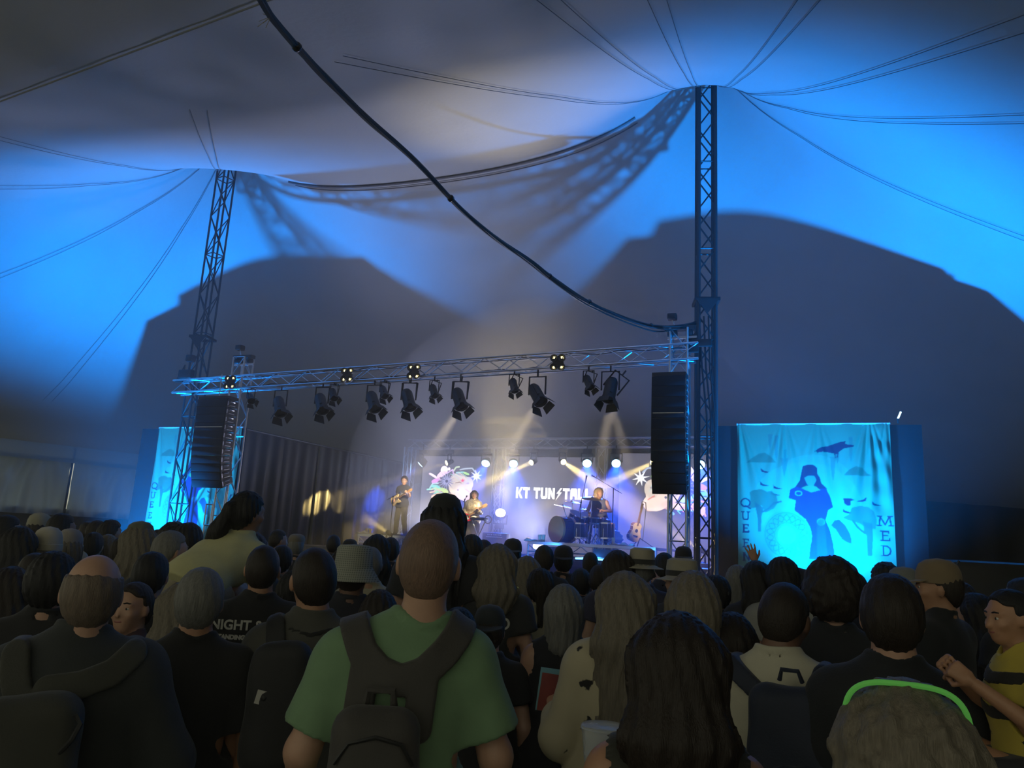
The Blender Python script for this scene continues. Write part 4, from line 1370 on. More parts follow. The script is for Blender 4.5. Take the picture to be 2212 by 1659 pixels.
def shirt_mesh(J, vox, m, sleeve=0.55, off=0.018, hem=-0.13, folds=0.006, seed=0.0, neck=0.066, loose=0.0, tank=False):
    pts = np.array([J[k] for k in ('pelvis', 'chest', 'neck', 'shL', 'shR', 'elL', 'elR', 'wrL', 'wrR')])
    F = Field(pts.min(0) - .3, pts.max(0) + .25, vox)
    torso(F, J, off + loose, 0.07, True)
    up = nrm(J['neck'] - J['pelvis'])
    if hem < -0.05:
        rt_ = nrm(J['shR'] - J['shL']); fw_ = nrm(np.cross(up, rt_)); F.ell(J['pelvis'] + up * hem * .6, (.184 * J['build'] + off, .140 * J['build'] + off, .16 - hem), .08, np.stack([np.cross(fw_, up), fw_, up], 1))
    if not tank:
        for s in 'LR':
            a, b = J['sh' + s], J['el' + s]
            if sleeve <= 1.0:
                e = a + (b - a) * sleeve
                F.cap(a, e, .052 * J['build'] + off, .056 * J['build'] + off + .010, .03)
            else:
                F.cap(a, b, .052 * J['build'] + off, .048 * J['build'] + off, .03)
                F.cap(b, b + (J['wr' + s] - b) * min(1, sleeve - 1), .048 * J['build'] + off, .040 + off, .03)
    G = F.grid()
    F.F += fold(G, folds if not tank else .002, seed)
    # hem, neckline and sleeve ends are cut clean
    P_ = np.stack(G, -1)
    hp = J['pelvis'] + up * hem
    rel = P_ - hp
    F.cut(-(rel @ up) - 0.02 * 0)
    nk = J['neck'] + up * 0.055 + np.array([0, .03, 0])
    pre = F.F.copy()
    rn = P_ - (J['neck'] + np.array([0, .012, 0])); an_ = rn @ up
    F.cut(np.minimum(neck - np.sqrt(np.maximum((rn ** 2).sum(-1) - an_ ** 2, 0)), an_ + .030))
    # ribbed collar that follows the cloth round the neck
    if not tank:
        ring = []
        for th_ in np.linspace(0, 2 * pi, 25):
            q = J['neck'] + np.array([0, .012, 0]) + (neck + .004) * np.array([cos(th_), sin(th_), 0])
            ii = [int(round((q[k] - F.lo[k]) / F.vox)) for k in range(3)]
            col_ = pre[ii[0], ii[1], max(0, ii[2] - int(.16 / F.vox)):ii[2] + int(.12 / F.vox)]
            w_ = np.where(col_ < 0)[0]
            z_ = (max(0, ii[2] - int(.16 / F.vox)) + (w_[-1] if len(w_) else int(.16 / F.vox))) * F.vox + F.lo[2]
            ring.append(np.array([q[0], q[1], z_]))
        zs = np.array([r_[2] for r_ in ring[:-1]]); zs = (np.roll(zs, 1) + zs * 2 + np.roll(zs, -1)) / 4; zs = (np.roll(zs, 1) + zs * 2 + np.roll(zs, -1)) / 4
        for k_, r_ in enumerate(ring): r_[2] = zs[k_ % len(zs)] + .002
        for a_, b_ in zip(ring[:-1], ring[1:]):
            F.cap(a_, b_, max(.0085, vox * .8), max(.0085, vox * .8), .012)
    if not tank and sleeve <= 1.0:
        for s in 'LR':
            a, b = J['sh' + s], J['el' + s]; d = nrm(b - a); e = a + (b - a) * sleeve
            q = P_ - e; near = np.sqrt(((P_ - e) ** 2).sum(-1)) < .13
            axis = q @ d
            F.F = np.where(near, np.maximum(F.F, axis), F.F)
    if tank:
        for s in 'LR':
            F.cut(0.100 - np.sqrt(((P_ - (J['sh' + s] + nrm(J['sh' + s] - J['neck']) * .06)) ** 2).sum(-1)))
    return F.mesh("shirt", m)


def legs_mesh(J, vox, m, length=1.9, off=0.016, name="trousers", skirt=False):
    pts = np.array([J[k] for k in ('pelvis', 'hipL', 'hipR', 'knL', 'knR', 'anL', 'anR')])
    F = Field(pts.min(0) - .24, pts.max(0) + .2, vox)
    b = J['build']
    up = nrm(J['neck'] - J['pelvis'])
    F.ell(J['pelvis'], (.17 * b + off, .12 * b + off, .125 + off), .06)
    for s in 'LR':
        h, k, a = J['hip' + s], J['kn' + s], J['an' + s]
        if length <= 1:
            F.cap(h, h + (k - h) * length, .095 * b + off, .085 * b + off, .05)
        else:
            F.cap(h, k, .092 * b + off, .064 * b + off, .05); F.cap(k, k + (a - k) * (length - 1), .062 * b + off, .055 + off, .04)
    if skirt:
        F.cap((J['hipL'] + J['hipR']) / 2, (J['knL'] + J['knR']) / 2, .17, .20, .08, flat=(0.9, 1.15, 1))
    G = F.grid(); F.F += fold(G, .006, 1.3)
    F.cut((np.stack(G, -1) - (J['pelvis'] + up * .10)) @ up)
    return F.mesh(name, m)


def shoe_mesh(J, vox, m):
    V_, Q_ = [], []; n = 0
    for s in 'LR':
        ft = J.get('foot' + s); ft = np.array(ft) if ft is not None else np.array([0.02 if s == 'R' else -.02, .17, -.045])
        a = J['an' + s]
        F = Field(np.minimum(a, a + ft) - .13, np.maximum(a, a + ft) + .13, vox)
        F.cap(a + np.array([0, -.03, -.03]), a + ft, .05, .042, .04); F.cap(a, a + np.array([0, -.01, .03]), .05, .048, .03)
        G = F.grid(); F.cut(min(a[2] - .078, (a + ft)[2] - .04) - G[2])
        v, q = F.mesh_arrays(); V_.append(v); Q_.append(q + n); n += len(v)
    me_ = np_mesh("shoes", np.concatenate(V_), np.concatenate(Q_)); me_.materials.append(m)
    return me_


# ---------------------------------------------------------------- hair and hats, modelled in head space
def strands(G, a, f=70.0):
    x, y, z = G
    an = np.arctan2(x, -y + 0.02)
    return a * (np.sin(an * f * .35 + 3 * np.sin(z * 14)) * .6 + np.sin(an * f + 5 * np.sin(z * 9 + 1)) * .4)


HAIR = {}


def hair_mesh(kind, vox=0.008):
    if kind in HAIR:
        return HAIR[kind]
    low = {'mid': -.3, 'long': -.52, 'xlong': -.66, 'bob': -.24, 'wavy': -.42, 'pony': -.50, 'tail': -.30}.get(kind, -.18)
    F = Field((-.2, -.26, low - .06), (.2, .16, .22), vox)
    I = np.eye(3)
    th = {'short': .010, 'crop': .005, 'thin': .008, 'stubble': .0025, 'curly': .04, 'afro': .055, 'mop': .028}.get(kind, .016)
    F.ell((0, -.014, .024), (.077 + th, .098 + th, .093 + th), .02, I)
    F.ell((0, -.045, -.02), (.070 + th, .066 + th, .085 + th * .6), .03, I)
    G = F.grid()
    # keep the face clear: cut by a slanted hairline plane and behind the ears
    x, y, z = G
    if kind in ('short', 'crop', 'thin', 'stubble', 'mop', 'curly', 'afro'):
        hair_line = np.maximum((y - .052) * .78 - (z - .060) * .62, (y - .012) * .85 - (z + .022) * .30 - 0.012)
        F.cut(np.where(z < .055, np.maximum(hair_line, (y - .02)), hair_line))
        F.cut(-(z + (.105 if kind != 'mop' else .14)))
        if kind in ('thin', 'stubble'):
            # bald crown: only a fringe round the sides and back
            d = np.sqrt(x ** 2 + (y + .005) ** 2)
            if kind == 'thin':
                F.cut(z - .050 - np.clip(-(y + .05), 0, .1) * .25 + .004 * np.sin(x * 160) * np.sin(y * 130))
    else:
        hair_line = (y - .058) * .78 - (z - .055) * .62
        side = np.maximum(y - .035, 0)
        F.cut(np.where(z < .05, np.maximum(y - .03, hair_line), hair_line))
        if kind == 'bob':
            F.cap((0, -.06, .0), (0, -.07, -.18), .070, .066, .05, flat=(.80, 1.0, 1)); F.cap((-.066, -.03, .0), (-.068, -.03, -.16), .026, .026, .03); F.cap((.066, -.03, .0), (.068, -.03, -.16), .026, .026, .03)
        elif kind in ('long', 'xlong', 'wavy', 'mid'):
            L = {'long': -.45, 'xlong': -.60, 'wavy': -.36, 'mid': -.24}[kind]
            F.cap((0, -.065, .02), (0, -.115, -.15), .075, .062, .05, flat=(.62, 1, 1)); F.cap((0, -.115, -.15), (0, -.125, L), .062, .045, .05, flat=(.50, 1, 1))
            for s in (-1, 1):
                F.cap((s * .064, -.03, .02), (s * .068, -.06, -.16), .030, .032, .04); F.cap((s * .068, -.06, -.16), (s * .066, -.09, L * .92), .032, .024, .04)
        elif kind == 'pony':
            F.ell((0, -.12, .03), (.03, .035, .03), .02, I)
            F.cap((0, -.13, .02), (-.03, -.17, -.12), .034, .05, .03); F.cap((-.03, -.17, -.12), (-.10, -.19, -.34), .05, .040, .03); F.cap((-.10, -.19, -.34), (-.15, -.17, -.48), .038, .012, .03)
        elif kind == 'tail':
            F.cap((0, -.10, -.02), (0, -.12, -.25), .035, .02, .03)
    amp = {'crop': .0012, 'stubble': .0004, 'short': .003, 'thin': .0025, 'mop': .006, 'curly': .004, 'afro': .005}.get(kind, .0055)
    if kind in ('curly', 'afro', 'wavy'):
        F.F += .008 * np.sin(x * 75 + 2 * np.sin(z * 40)) * np.sin(z * 70 + 1.5 * np.sin(y * 50)) * np.sin(y * 68 + 1)
    F.F += strands(G, amp)
    HAIR[kind] = F.mesh("hair", mat("hair_default", (0.03, 0.02, 0.015), rough=0.55))
    return HAIR[kind]


HATS = {}


def hat_meshes(kind, m, m2):
    if kind == 'bucket':
        a = MB().lathe([(.125, -.052), (.122, -.05), (.098, .012), (.097, .02), (.090, .105), (.075, .122), (.001, .128)], 28, Matrix.Translation((0, -.012, .0)), 1.0, 1.18)
        a.lathe([(.098, .012), (.138, -.048), (.141, -.055), (.130, -.056), (.096, .0)], 28, Matrix.Translation((0, -.012, .0)), 1.0, 1.15)
        return [("crown", a.mesh("crown", m))]
    if kind in ('cap', 'cap_back'):
        a = MB().lathe([(.090, -.005), (.091, .02), (.088, .055), (.076, .09), (.05, .112), (.001, .122)], 24, Matrix.Translation((0, -.012, .015)), 1.0, 1.2)
        v = []
        for k in range(13):
            t = -1 + 2 * k / 12
            v.append((t * .08, .085 + .085 * (1 - abs(t) ** 2.4), .012 - .012 * (1 - t * t)))
        for k in range(13):
            t = 1 - 2 * k / 12
            v.append((t * .082, .055 + .03 * (1 - t * t), .02))
        b = MB().plate(v, (0, 0, 1), .006)
        if kind == 'cap_back':
            b.v = [(-q[0], -q[1] - .03, q[2]) for q in b.v]
        return [("crown", a.mesh("crown", m)), ("peak", b.mesh("peak", m2))]
    if kind == 'straw':
        a = MB().lathe([(.094, -.01), (.092, .05), (.086, .10), (.06, .115), (.03, .105), (.001, .10)], 28, Matrix.Translation((0, -.012, .02)), 1.0, 1.2)
        a.lathe([(.094, .0), (.12, -.012), (.155, -.022), (.157, -.026), (.12, -.018), (.092, -.008)], 28, Matrix.Translation((0, -.012, .015)), 1.0, 1.12)
        b = MB().lathe([(.0945, .0), (.0965, .002), (.0955, .035), (.093, .036)], 28, Matrix.Translation((0, -.012, .018)), 1.0, 1.2)
        return [("crown", a.mesh("crown", m)), ("band", b.mesh("band", m2))]
    if kind == 'beanie':
        a = MB().lathe([(.086, -.03), (.094, -.028), (.096, .01), (.092, .06), (.078, .10), (.05, .125), (.001, .135)], 24, Matrix.Translation((0, -.014, .02)), 1.0, 1.2)
        b = MB().lathe([(.092, -.035), (.100, -.03), (.101, .012), (.094, .016)], 24, Matrix.Translation((0, -.014, .02)), 1.0, 1.2)
        return [("crown", a.mesh("crown", m)), ("cuff", b.mesh("cuff", m2))]
    if kind == 'flat':
        a = MB().lathe([(.088, .0), (.095, .02), (.096, .05), (.08, .085), (.05, .10), (.001, .105)], 24, Matrix.Translation((0, -.005, .025)), 1.0, 1.25)
        b = MB().plate([(-.07, .08, .02), (-.05, .13, .008), (0, .142, .004), (.05, .13, .008), (.07, .08, .02)], (0, 0, 1), .01)
        return [("crown", a.mesh("crown", m)), ("peak", b.mesh("peak", m))]


# ---------------------------------------------------------------- shared palette
SKIN = {'fair': (0.50, 0.29, 0.20), 'tan': (0.42, 0.22, 0.13), 'brown': (0.16, 0.08, 0.05)}
HAIRC = {'shaved': (0.20, 0.125, 0.09), 'fringe': (0.16, 0.12, 0.09), 'black': (0.010, 0.009, 0.010), 'dark': (0.022, 0.015, 0.011), 'brown': (0.05, 0.03, 0.018), 'grey': (0.17, 0.165, 0.155), 'white': (0.36, 0.34, 0.31), 'blond': (0.36, 0.26, 0.13), 'ash': (0.17, 0.145, 0.11), 'red': (0.14, 0.05, 0.02)}


def skin(n): return mat("skin_" + n, SKIN[n], rough=0.5, var=0.10, scale=22, bump=0.06, bscale=120)
def hairm(n): return mat("hair_" + n, HAIRC[n], rough=0.5, var=0.35, scale=30, bump=0.35, bscale=60, stretch=(6, 6, 0.7), spec=0.35)
_cl = {}


def clothm(rgb, rough=0.85):
    key = (tuple(round(c, 3) for c in rgb), rough)
    if key not in _cl:
        _cl[key] = mat("cloth_%d" % len(_cl), rgb, rough=rough, var=0.10, scale=14, bump=0.12, bscale=160, sheen=0.1)
    return _cl[key]


m_eye = mat("eye_white", (0.6, 0.58, 0.55), rough=0.3, var=0)
m_iris = mat("eye_dark", (0.02, 0.015, 0.012), rough=0.2, var=0)
m_lip = mat("lips", (0.30, 0.10, 0.09), rough=0.45, var=0.05)
EYE = MB().ball((-.032, .0795, .0), (.0125, .010, .0085), 10, 6).ball((.032, .0795, .0), (.0125, .010, .0085), 10, 6).mesh("eyes", m_eye)
IRIS = MB().ball((-.032, .087, .0), (.0058, .004, .0062), 8, 5).ball((.032, .087, .0), (.0058, .004, .0062), 8, 5).mesh("pupils", m_iris)
LIPS = MB().ball((0, .0925, -.062), (.023, .007, .0075), 10, 6).mesh("lips", m_lip)
BROW = MB().tube([(-.05, .080, .024), (-.032, .0895, .029), (-.014, .0885, .024)], .0042, 5).tube([(.05, .080, .024), (.032, .0895, .029), (.014, .0885, .024)], .0042, 5).mesh("eyebrows", m_iris)

CACHE = {}


def cached(key, fn):
    if key not in CACHE:
        CACHE[key] = fn()
    return CACHE[key]


def dress(o, m):
    o.material_slots[0].link = 'OBJECT'; o.material_slots[0].material = m
    return o


def person(label, loc, yaw, J, key, scale=1.0, sk='fair', hair='short', hc='dark', shirt=(.02, .02, .02), sleeve=.55, pants=(.02, .02, .03), plen=1.9, hat=None, hatc=(.3, .3, .3), hatc2=None,
           vox=0.016, group=None, face=True, tank=False, hem=-.13, folds=.006, skirt=False, off=.018, loose=0.0, seed=0.0, neck=.066, shoes=(.03, .03, .03), shirt_m=None, hvox=.008, hat_m=None):
    """one figure: body, clothes and hair as parts. KEY names the shared pose so that alike figures share meshes."""
    P_ = thing("person", label, "person", loc, yaw, group)
    P_.scale = (scale, scale, scale)
    b = link("body", cached((key, 'body', vox), lambda: body_mesh(J, vox, skin('fair'))), P_); dress(b, skin(sk))
    s_ = link("shirt", cached((key, 'shirt', vox, sleeve, tank, hem, off, loose, seed, neck), lambda: shirt_mesh(J, vox, clothm((.02, .02, .02)), sleeve, off, hem, folds, seed, neck, loose, tank)), P_); dress(s_, shirt_m or clothm(shirt))
    t_ = link("trousers" if not skirt else "skirt", cached((key, 'legs', vox, plen, skirt), lambda: legs_mesh(J, max(vox, .014), clothm((.02, .02, .02)), plen, skirt=skirt)), P_); dress(t_, clothm(pants))
    sh = link("shoes", cached((key, 'shoes'), lambda: shoe_mesh(J, .016, clothm((.03, .03, .03)))), P_); dress(sh, clothm(shoes))
    HM = Matrix(head_M(J).tolist())
    if hair:
        h = link("hair", hair_mesh(hair, hvox), P_, HM); dress(h, hairm(hc))
    if face:
        link("eyes", EYE, b, HM); link("pupils", IRIS, b, HM); link("lips", LIPS, b, HM)
        e = link("eyebrows", BROW, b, HM); dress(e, hairm(hc if hc not in ('white', 'blond') else 'brown'))
    if hat:
        hm = clothm(hatc); hm2 = clothm(hatc2 or hatc)
        ho = bpy.data.objects.new("hat", None); COL.objects.link(ho); ho.parent = P_; ho.matrix_basis = HM @ Matrix.Translation((0, 0, .012))
        for nm, me_ in cached(('hat', hat), lambda: hat_meshes(hat, hm, hm2)):
            o_ = link(nm, me_, ho); dress(o_, (hat_m or hm) if nm in ('crown',) or not hatc2 else hm2)
    return P_


TOPZ = 0.145 + 0.02 + .115 + 1.475 - 0.02 - 0.0   # crown height of the standing default figure (about 1.745)
STAGE_C = S(7.0, 3.0)


def stand(px, py, Y, label, J, key, tilt=0.0, yaw=None, hscale=None, **kw):
    """put a standing figure where its crown meets pixel (px, py) at distance Y; its height follows from flat ground"""
    p = at(px, py, Y)
    top = kw.pop('top', TOPZ)
    sc_ = p.z / top
    if yaw is None:
        yaw = 0.35 * (atan2(STAGE_C.y - p.y, STAGE_C.x - p.x) - pi / 2) + 0.65 * (atan2(p.y, p.x) - pi / 2) + radians(tilt)
    else:
        yaw = radians(yaw)
    hx = Vector(head_M(J)[:3, 3]); hx.z = 0
    off = Matrix.Rotation(yaw, 3, 'Z') @ (hx * sc_)
    return person(label, (p.x - off.x, p.y - off.y, 0), yaw, J, key, scale=sc_, **kw), sc_
# ================================================================== crowd
def arms(female, kind, build=1.0, **kw):
    w = 0.145 if female else 0.160
    A = {'down': {},
         'front': dict(elL=(-w - .07, .00, 1.13), elR=(w + .07, .00, 1.13), wrL=(-.08, .22, 1.14), wrR=(.08, .24, 1.16), hands=('grip', 'grip')),
         'up': dict(elL=(-w - .10, .16, 1.40), elR=(w + .10, .16, 1.40), wrL=(-.06, .26, 1.58), wrR=(.08, .27, 1.58), hands=('flat', 'flat')),
         'raise': dict(elR=(w + .06, .06, 1.66), wrR=(w + .03, .10, 1.91), hands=('rest', 'flat'), palmR=(0, 1, 0.0)),
         'phone': dict(elR=(w + .08, .14, 1.22), wrR=(.08, .30, 1.42), elL=(-w - .06, .02, 1.13), wrL=(-.10, .22, 1.10), hands=('grip', 'grip'), palmR=(0, -.3, .2))}[kind]
    A = dict(A); A.update(kw)
    return pose(female=female, build=build, **A)


POSES = {}
for sx in 'mf':
    for kd in ('down', 'front', 'up'):
        POSES[sx + kd] = arms(sx == 'f', kd)
POSES['mturn'] = arms(False, 'front', head=rotm(-50)); POSES['mleft'] = arms(False, 'down', head=rotm(45)); POSES['mraise'] = arms(False, 'raise'); POSES['mphone'] = arms(False, 'phone')
POSES['fleft'] = arms(True, 'front', head=rotm(40)); POSES['fturn'] = arms(True, 'front', head=rotm(-45))

K_ = (.012, .012, .014); NV = (.012, .016, .035); CH = (.03, .03, .032); CR = (.42, .38, .27); WH = (.55, .53, .48); TL = (.02, .14, .15); GY = (.10, .10, .10); OL = (.07, .08, .05); MR = (.10, .02, .03)
crowd = [
    # px, py, Y, pose, hair, hair colour, shirt, skin, hat, hat colour, label
    (22, 1116, 6.0, 'mturn', 'short', 'black', (.16, .14, .10), 'fair', None, None, "man in a checked shirt in profile at the far left edge"),
    (48, 1142, 5.0, 'fdown', 'long', 'black', K_, 'fair', None, None, "woman with long black hair near the left edge under the white wall"),
    (88, 1116, 6.6, 'mdown', 'short', 'dark', GY, 'fair', 'cap', (.34, .32, .24), "man in a pale cap below the first white wall sheet"),
    (140, 1112, 6.4, 'mturn', 'short', 'black', CR, 'tan', None, None, "black-haired man in a cream top turning his head to the right"),
    (106, 1153, 5.2, 'mdown', 'crop', 'white', (.30, .28, .20), 'fair', 'beanie', (.50, .46, .36), "person in a cream knitted hat in the left crowd"),
    (153, 1156, 5.6, 'fdown', 'bob', 'ash', (.32, .30, .24), 'fair', 'beanie', (.30, .27, .24), "woman in a patterned headscarf beside the cream hat"),
    (190, 1128, 9.0, 'mleft', 'short', 'dark', K_, 'fair', None, None, "distant man with a pale face below the white wall's pole"),
    (214, 1126, 8.6, 'mturn', 'short', 'dark', NV, 'fair', None, None, "distant man with a white shirt collar left of the banner drape"),
    (244, 1126, 8.4, 'fturn', 'bob', 'black', K_, 'fair', None, None, "distant woman with a black bob left of the banner drape"),
    (206, 1152, 6.8, 'mdown', 'short', 'black', K_, 'fair', None, None, "short black-haired man in black behind the left bald man"),
    (236, 1158, 7.0, 'fdown', 'bob', 'ash', GY, 'fair', None, None, "ash-haired woman in grey behind the left bald man"),
    (268, 1162, 6.4, 'mdown', 'short', 'dark', CH, 'fair', None, None, "man in charcoal just left of the teal top"),
    (80, 1196, 4.4, 'mdown', 'crop', 'dark', (.42, .44, .03), 'fair', None, None, "steward in a bright yellow top in the left crowd"),
    (120, 1204, 3.3, 'mdown', 'mop', 'black', K_, 'fair', None, None, "black-haired man in a black jacket beside the left bald man"),
    (30, 1230, 3.6, 'fdown', 'long', 'dark', (.05, .05, .035), 'fair', None, None, "woman with long dark hair in olive at the left edge"),
    (305, 1136, 5.2, 'fdown', 'long', 'ash', TL, 'fair', 'cap', (.12, .13, .09), "long-haired woman in a cap and teal top below the left banner"),
    (352, 1150, 6.2, 'mdown', 'short', 'black', K_, 'fair', 'flat', (.02, .02, .025), "man in a flat black cap below the left banner"),
    (378, 1138, 6.0, 'mdown', 'curly', 'black', NV, 'fair', None, None, "curly black-haired man at the foot of the left lattice pole"),
    (410, 1137, 5.8, 'mdown', 'mop', 'black', NV, 'fair', None, None, "black-haired man just right of the left lattice pole's foot"),
    (376, 1150, 4.8, 'mturn', 'short', 'grey', NV, 'fair', None, None, "grey-haired man in a navy jacket leaning beside the girl in pale yellow"),
    (334, 1196, 3.8, 'mdown', 'short', 'black', (.012, .013, .02), 'fair', None, None, "man in black with a gold back print in front of the teal top"),
    (528, 1148, 7.2, 'fdown', 'curly', 'blond', K_, 'fair', None, None, "curly fair-haired woman by the small lit frame"),
    (545, 1160, 5.6, 'mdown', 'curly', 'dark', (.05, .05, .05), 'fair', None, None, "curly dark-haired man right of the girl in pale yellow"),
    (562, 1163, 7.0, 'mdown', 'short', 'grey', CH, 'fair', None, None, "grey-haired man far back left of the black drape"),
    (524, 1184, 5.0, 'mdown', 'crop', 'grey', CR, 'fair', None, None, "cropped grey-haired man in a cream shirt right of the girl in pale yellow"),
    (605, 1146, 9.5, 'mturn', 'short', 'dark', (.22, .20, .16), 'fair', None, None, "distant man in a pale patterned shirt against the black drape"),
    (642, 1158, 9.0, 'mdown', 'short', 'grey', K_, 'fair', 'flat', (.20, .17, .13), "distant man in a brown flat cap against the black drape"),
    (612, 1180, 6.0, 'mdown', 'short', 'black', (.16, .16, .17), 'fair', None, None, "black-haired man in grey behind the printed black tee"),
    (640, 1236, 4.3, 'fdown', 'bob', 'black', K_, 'fair', None, None, "woman with a black bob between the printed tee and the grey tee"),
    (722, 1156, 9.5, 'mdown', 'crop', 'dark', CH, 'brown', None, None, "distant crop-haired man silhouetted on the yellow-lit drape"),
    (757, 1170, 9.0, 'mdown', 'short', 'black', K_, 'fair', 'cap_back', (.02, .02, .02), "man in a backward black cap behind the bucket hat"),
    (802, 1183, 5.2, 'mdown', 'crop', 'grey', CR, 'fair', None, None, "grey-haired man in a cream top behind the checked bucket hat"),
    (816, 1158, 7.0, 'fdown', 'long', 'black', K_, 'fair', None, None, "woman with long black hair below the guitarist"),
    (845, 1163, 7.6, 'mdown', 'short', 'dark', NV, 'fair', None, None, "dark-haired man just left of the bald man in green"),
    (750, 1186, 6.4, 'fdown', 'wavy', 'dark', (.03, .03, .06), 'fair', None, None, "wavy-haired woman peeking left of the checked bucket hat"),
    (822, 1280, 3.6, 'fdown', 'bob', 'dark', K_, 'fair', None, None, "short dark-haired woman at the left shoulder of the man in green"),
    (1020, 1161, 7.4, 'mdown', 'mop', 'dark', K_, 'fair', None, None, "mop-haired man below the singer"),
    (1046, 1168, 8.0, 'mdown', 'short', 'brown', CH, 'fair', None, None, "brown-haired man below the singer's amplifier"),
    (1076, 1180, 4.6, 'fdown', 'mid', 'ash', (.03, .03, .032), 'fair', None, None, "fair-haired woman in a lettered black top right of the man in green"),
    (1108, 1170, 7.6, 'mdown', 'crop', 'dark', K_, 'fair', 'cap_back', (.03, .03, .035), "man in a backward dark cap left of the drum riser"),
    (1140, 1205, 6.0, 'fdown', 'xlong', 'ash', (.10, .09, .08), 'fair', None, None, "woman with very long ash hair below the drum riser's left end"),
    (1176, 1180, 7.0, 'mdown', 'short', 'dark', (.014, .014, .018), 'fair', None, None, "broad man in a black lettered tee below the bass drum"),
    (1218, 1185, 7.2, 'mdown', 'short', 'black', (.02, .02, .03), 'fair', 'cap_back', (.02, .02, .03), "man in a dark cap below the drum riser's first lit batten"),
    (1276, 1194, 8.0, 'mdown', 'crop', 'dark', (.03, .03, .08), 'fair', None, None, "small crop-haired man below the snare drum"),
    (1334, 1193, 5.6, 'fdown', 'long', 'dark', (.03, .03, .07), 'fair', None, None, "dark long-haired woman left of the first straw hat"),
    (1387, 1193, 5.6, 'mdown', 'short', 'grey', (.04, .04, .08), 'fair', 'straw', (.40, .36, .27), "man in a straw hat with a dark band below the acoustic guitar"),
    (1434, 1196, 6.6, 'mphone', 'short', 'black', (.02, .025, .06), 'fair', None, None, "man holding up a phone between the two straw hats"),
    (1476, 1186, 8.6, 'mdown', 'short', 'black', NV, 'fair', 'cap_back', (.02, .02, .025), "man in a dark cap behind the right ladder tower"),
    (1470, 1216, 5.0, 'mleft', 'short', 'grey', (.03, .035, .06), 'fair', 'straw', (.34, .31, .24), "man in a straw hat in front of the right ladder tower"),
    (1168, 1232, 5.0, 'fdown', 'tail', 'dark', CR, 'fair', None, None, "dark-haired woman in a cream top with a dark shoulder strap"),
    (1255, 1230, 6.2, 'mdown', 'short', 'black', NV, 'fair', None, None, "black-haired man in navy behind the grey bob"),
    (1060, 1318, 3.7, 'mdown', 'short', 'dark', (.014, .014, .016), 'fair', 'cap_back', (.02, .025, .03), "man in a dark cap close by the right shoulder in green"),
    (992, 1318, 3.5, 'fdown', 'bob', 'black', (.03, .03, .03), 'fair', None, None, "short black-haired woman tucked behind the green shoulder"),
    (1296, 1222, 6.0, 'mphone', 'short', 'dark', (.03, .03, .05), 'fair', None, None, "dark-haired man with one bare forearm raised beside the grey bob"),
    (1592, 1224, 6.4, 'fdown', 'bob', 'grey', (.20, .18, .18), 'fair', None, None, "grey-haired woman at the foot of the right king pole"),
    (1548, 1250, 5.4, 'mdown', 'mop', 'black', NV, 'fair', None, None, "black-haired man in navy at the foot of the right king pole"),
    (1632, 1216, 5.2, 'fdown', 'long', 'black', (.02, .02, .03), 'fair', None, None, "black long-haired woman against the right banner's shield"),
    (1690, 1212, 5.0, 'mdown', 'mop', 'black', (.30, .30, .28), 'fair', None, None, "mop-haired man in a pale tee against the right banner"),
    (1724, 1236, 5.4, 'mdown', 'short', 'black', NV, 'fair', 'cap_back', (.02, .02, .03), "man in a dark cap behind the white tee and rucksack"),
    (1848, 1240, 6.4, 'mdown', 'short', 'black', NV, 'fair', None, None, "dark-haired man half hidden right of the curly-haired man"),
    (1948, 1234, 5.4, 'mleft', 'short', 'grey', (.04, .05, .05), 'fair', 'cap_back', (.20, .21, .20), "man in a backward grey cap below the banner's last letter"),
    (1912, 1226, 7.4, 'mdown', 'afro', 'black', K_, 'brown', None, None, "distant man with a round black afro under the banner lettering"),
    (2076, 1262, 5.2, 'fdown', 'bob', 'dark', (.30, .28, .03), 'fair', None, None, "woman in a yellow top behind the man in the tan cap"),
    (2098, 1286, 4.4, 'fleft', 'long', 'black', K_, 'fair', None, None, "long black-haired woman looking left beside the child in yellow"),
    (2206, 1252, 4.2, 'mleft', 'short', 'black', K_, 'tan', None, None, "man looking left at the right edge above the child"),
]
m_phone = mat("phone_glass", (0.01, 0.01, 0.012), rough=0.15, var=0)
for k, (px, py, Y, ps, hr, hc, sh, sk_, hat, hatc, lab) in enumerate(crowd):
    p_, sc_ = stand(px, py, Y, lab, POSES[ps], ps, tilt=RNG.uniform(-10, 10), sk=sk_, hair=hr, hc=hc, shirt=sh, hat=hat, hatc=hatc or (.1, .1, .1), hatc2=((.03, .03, .03) if hat == 'straw' else None), vox=0.018, sleeve=(1.9 if 'jacket' in lab else .55), group="festival crowd facing the stage")
    if not 0.78 < sc_ < 1.15:
        print("SCALE", lab, round(sc_, 2))

# ---------------------------------------------------------------- things worn on the back
from mathutils.bvhtree import BVHTree


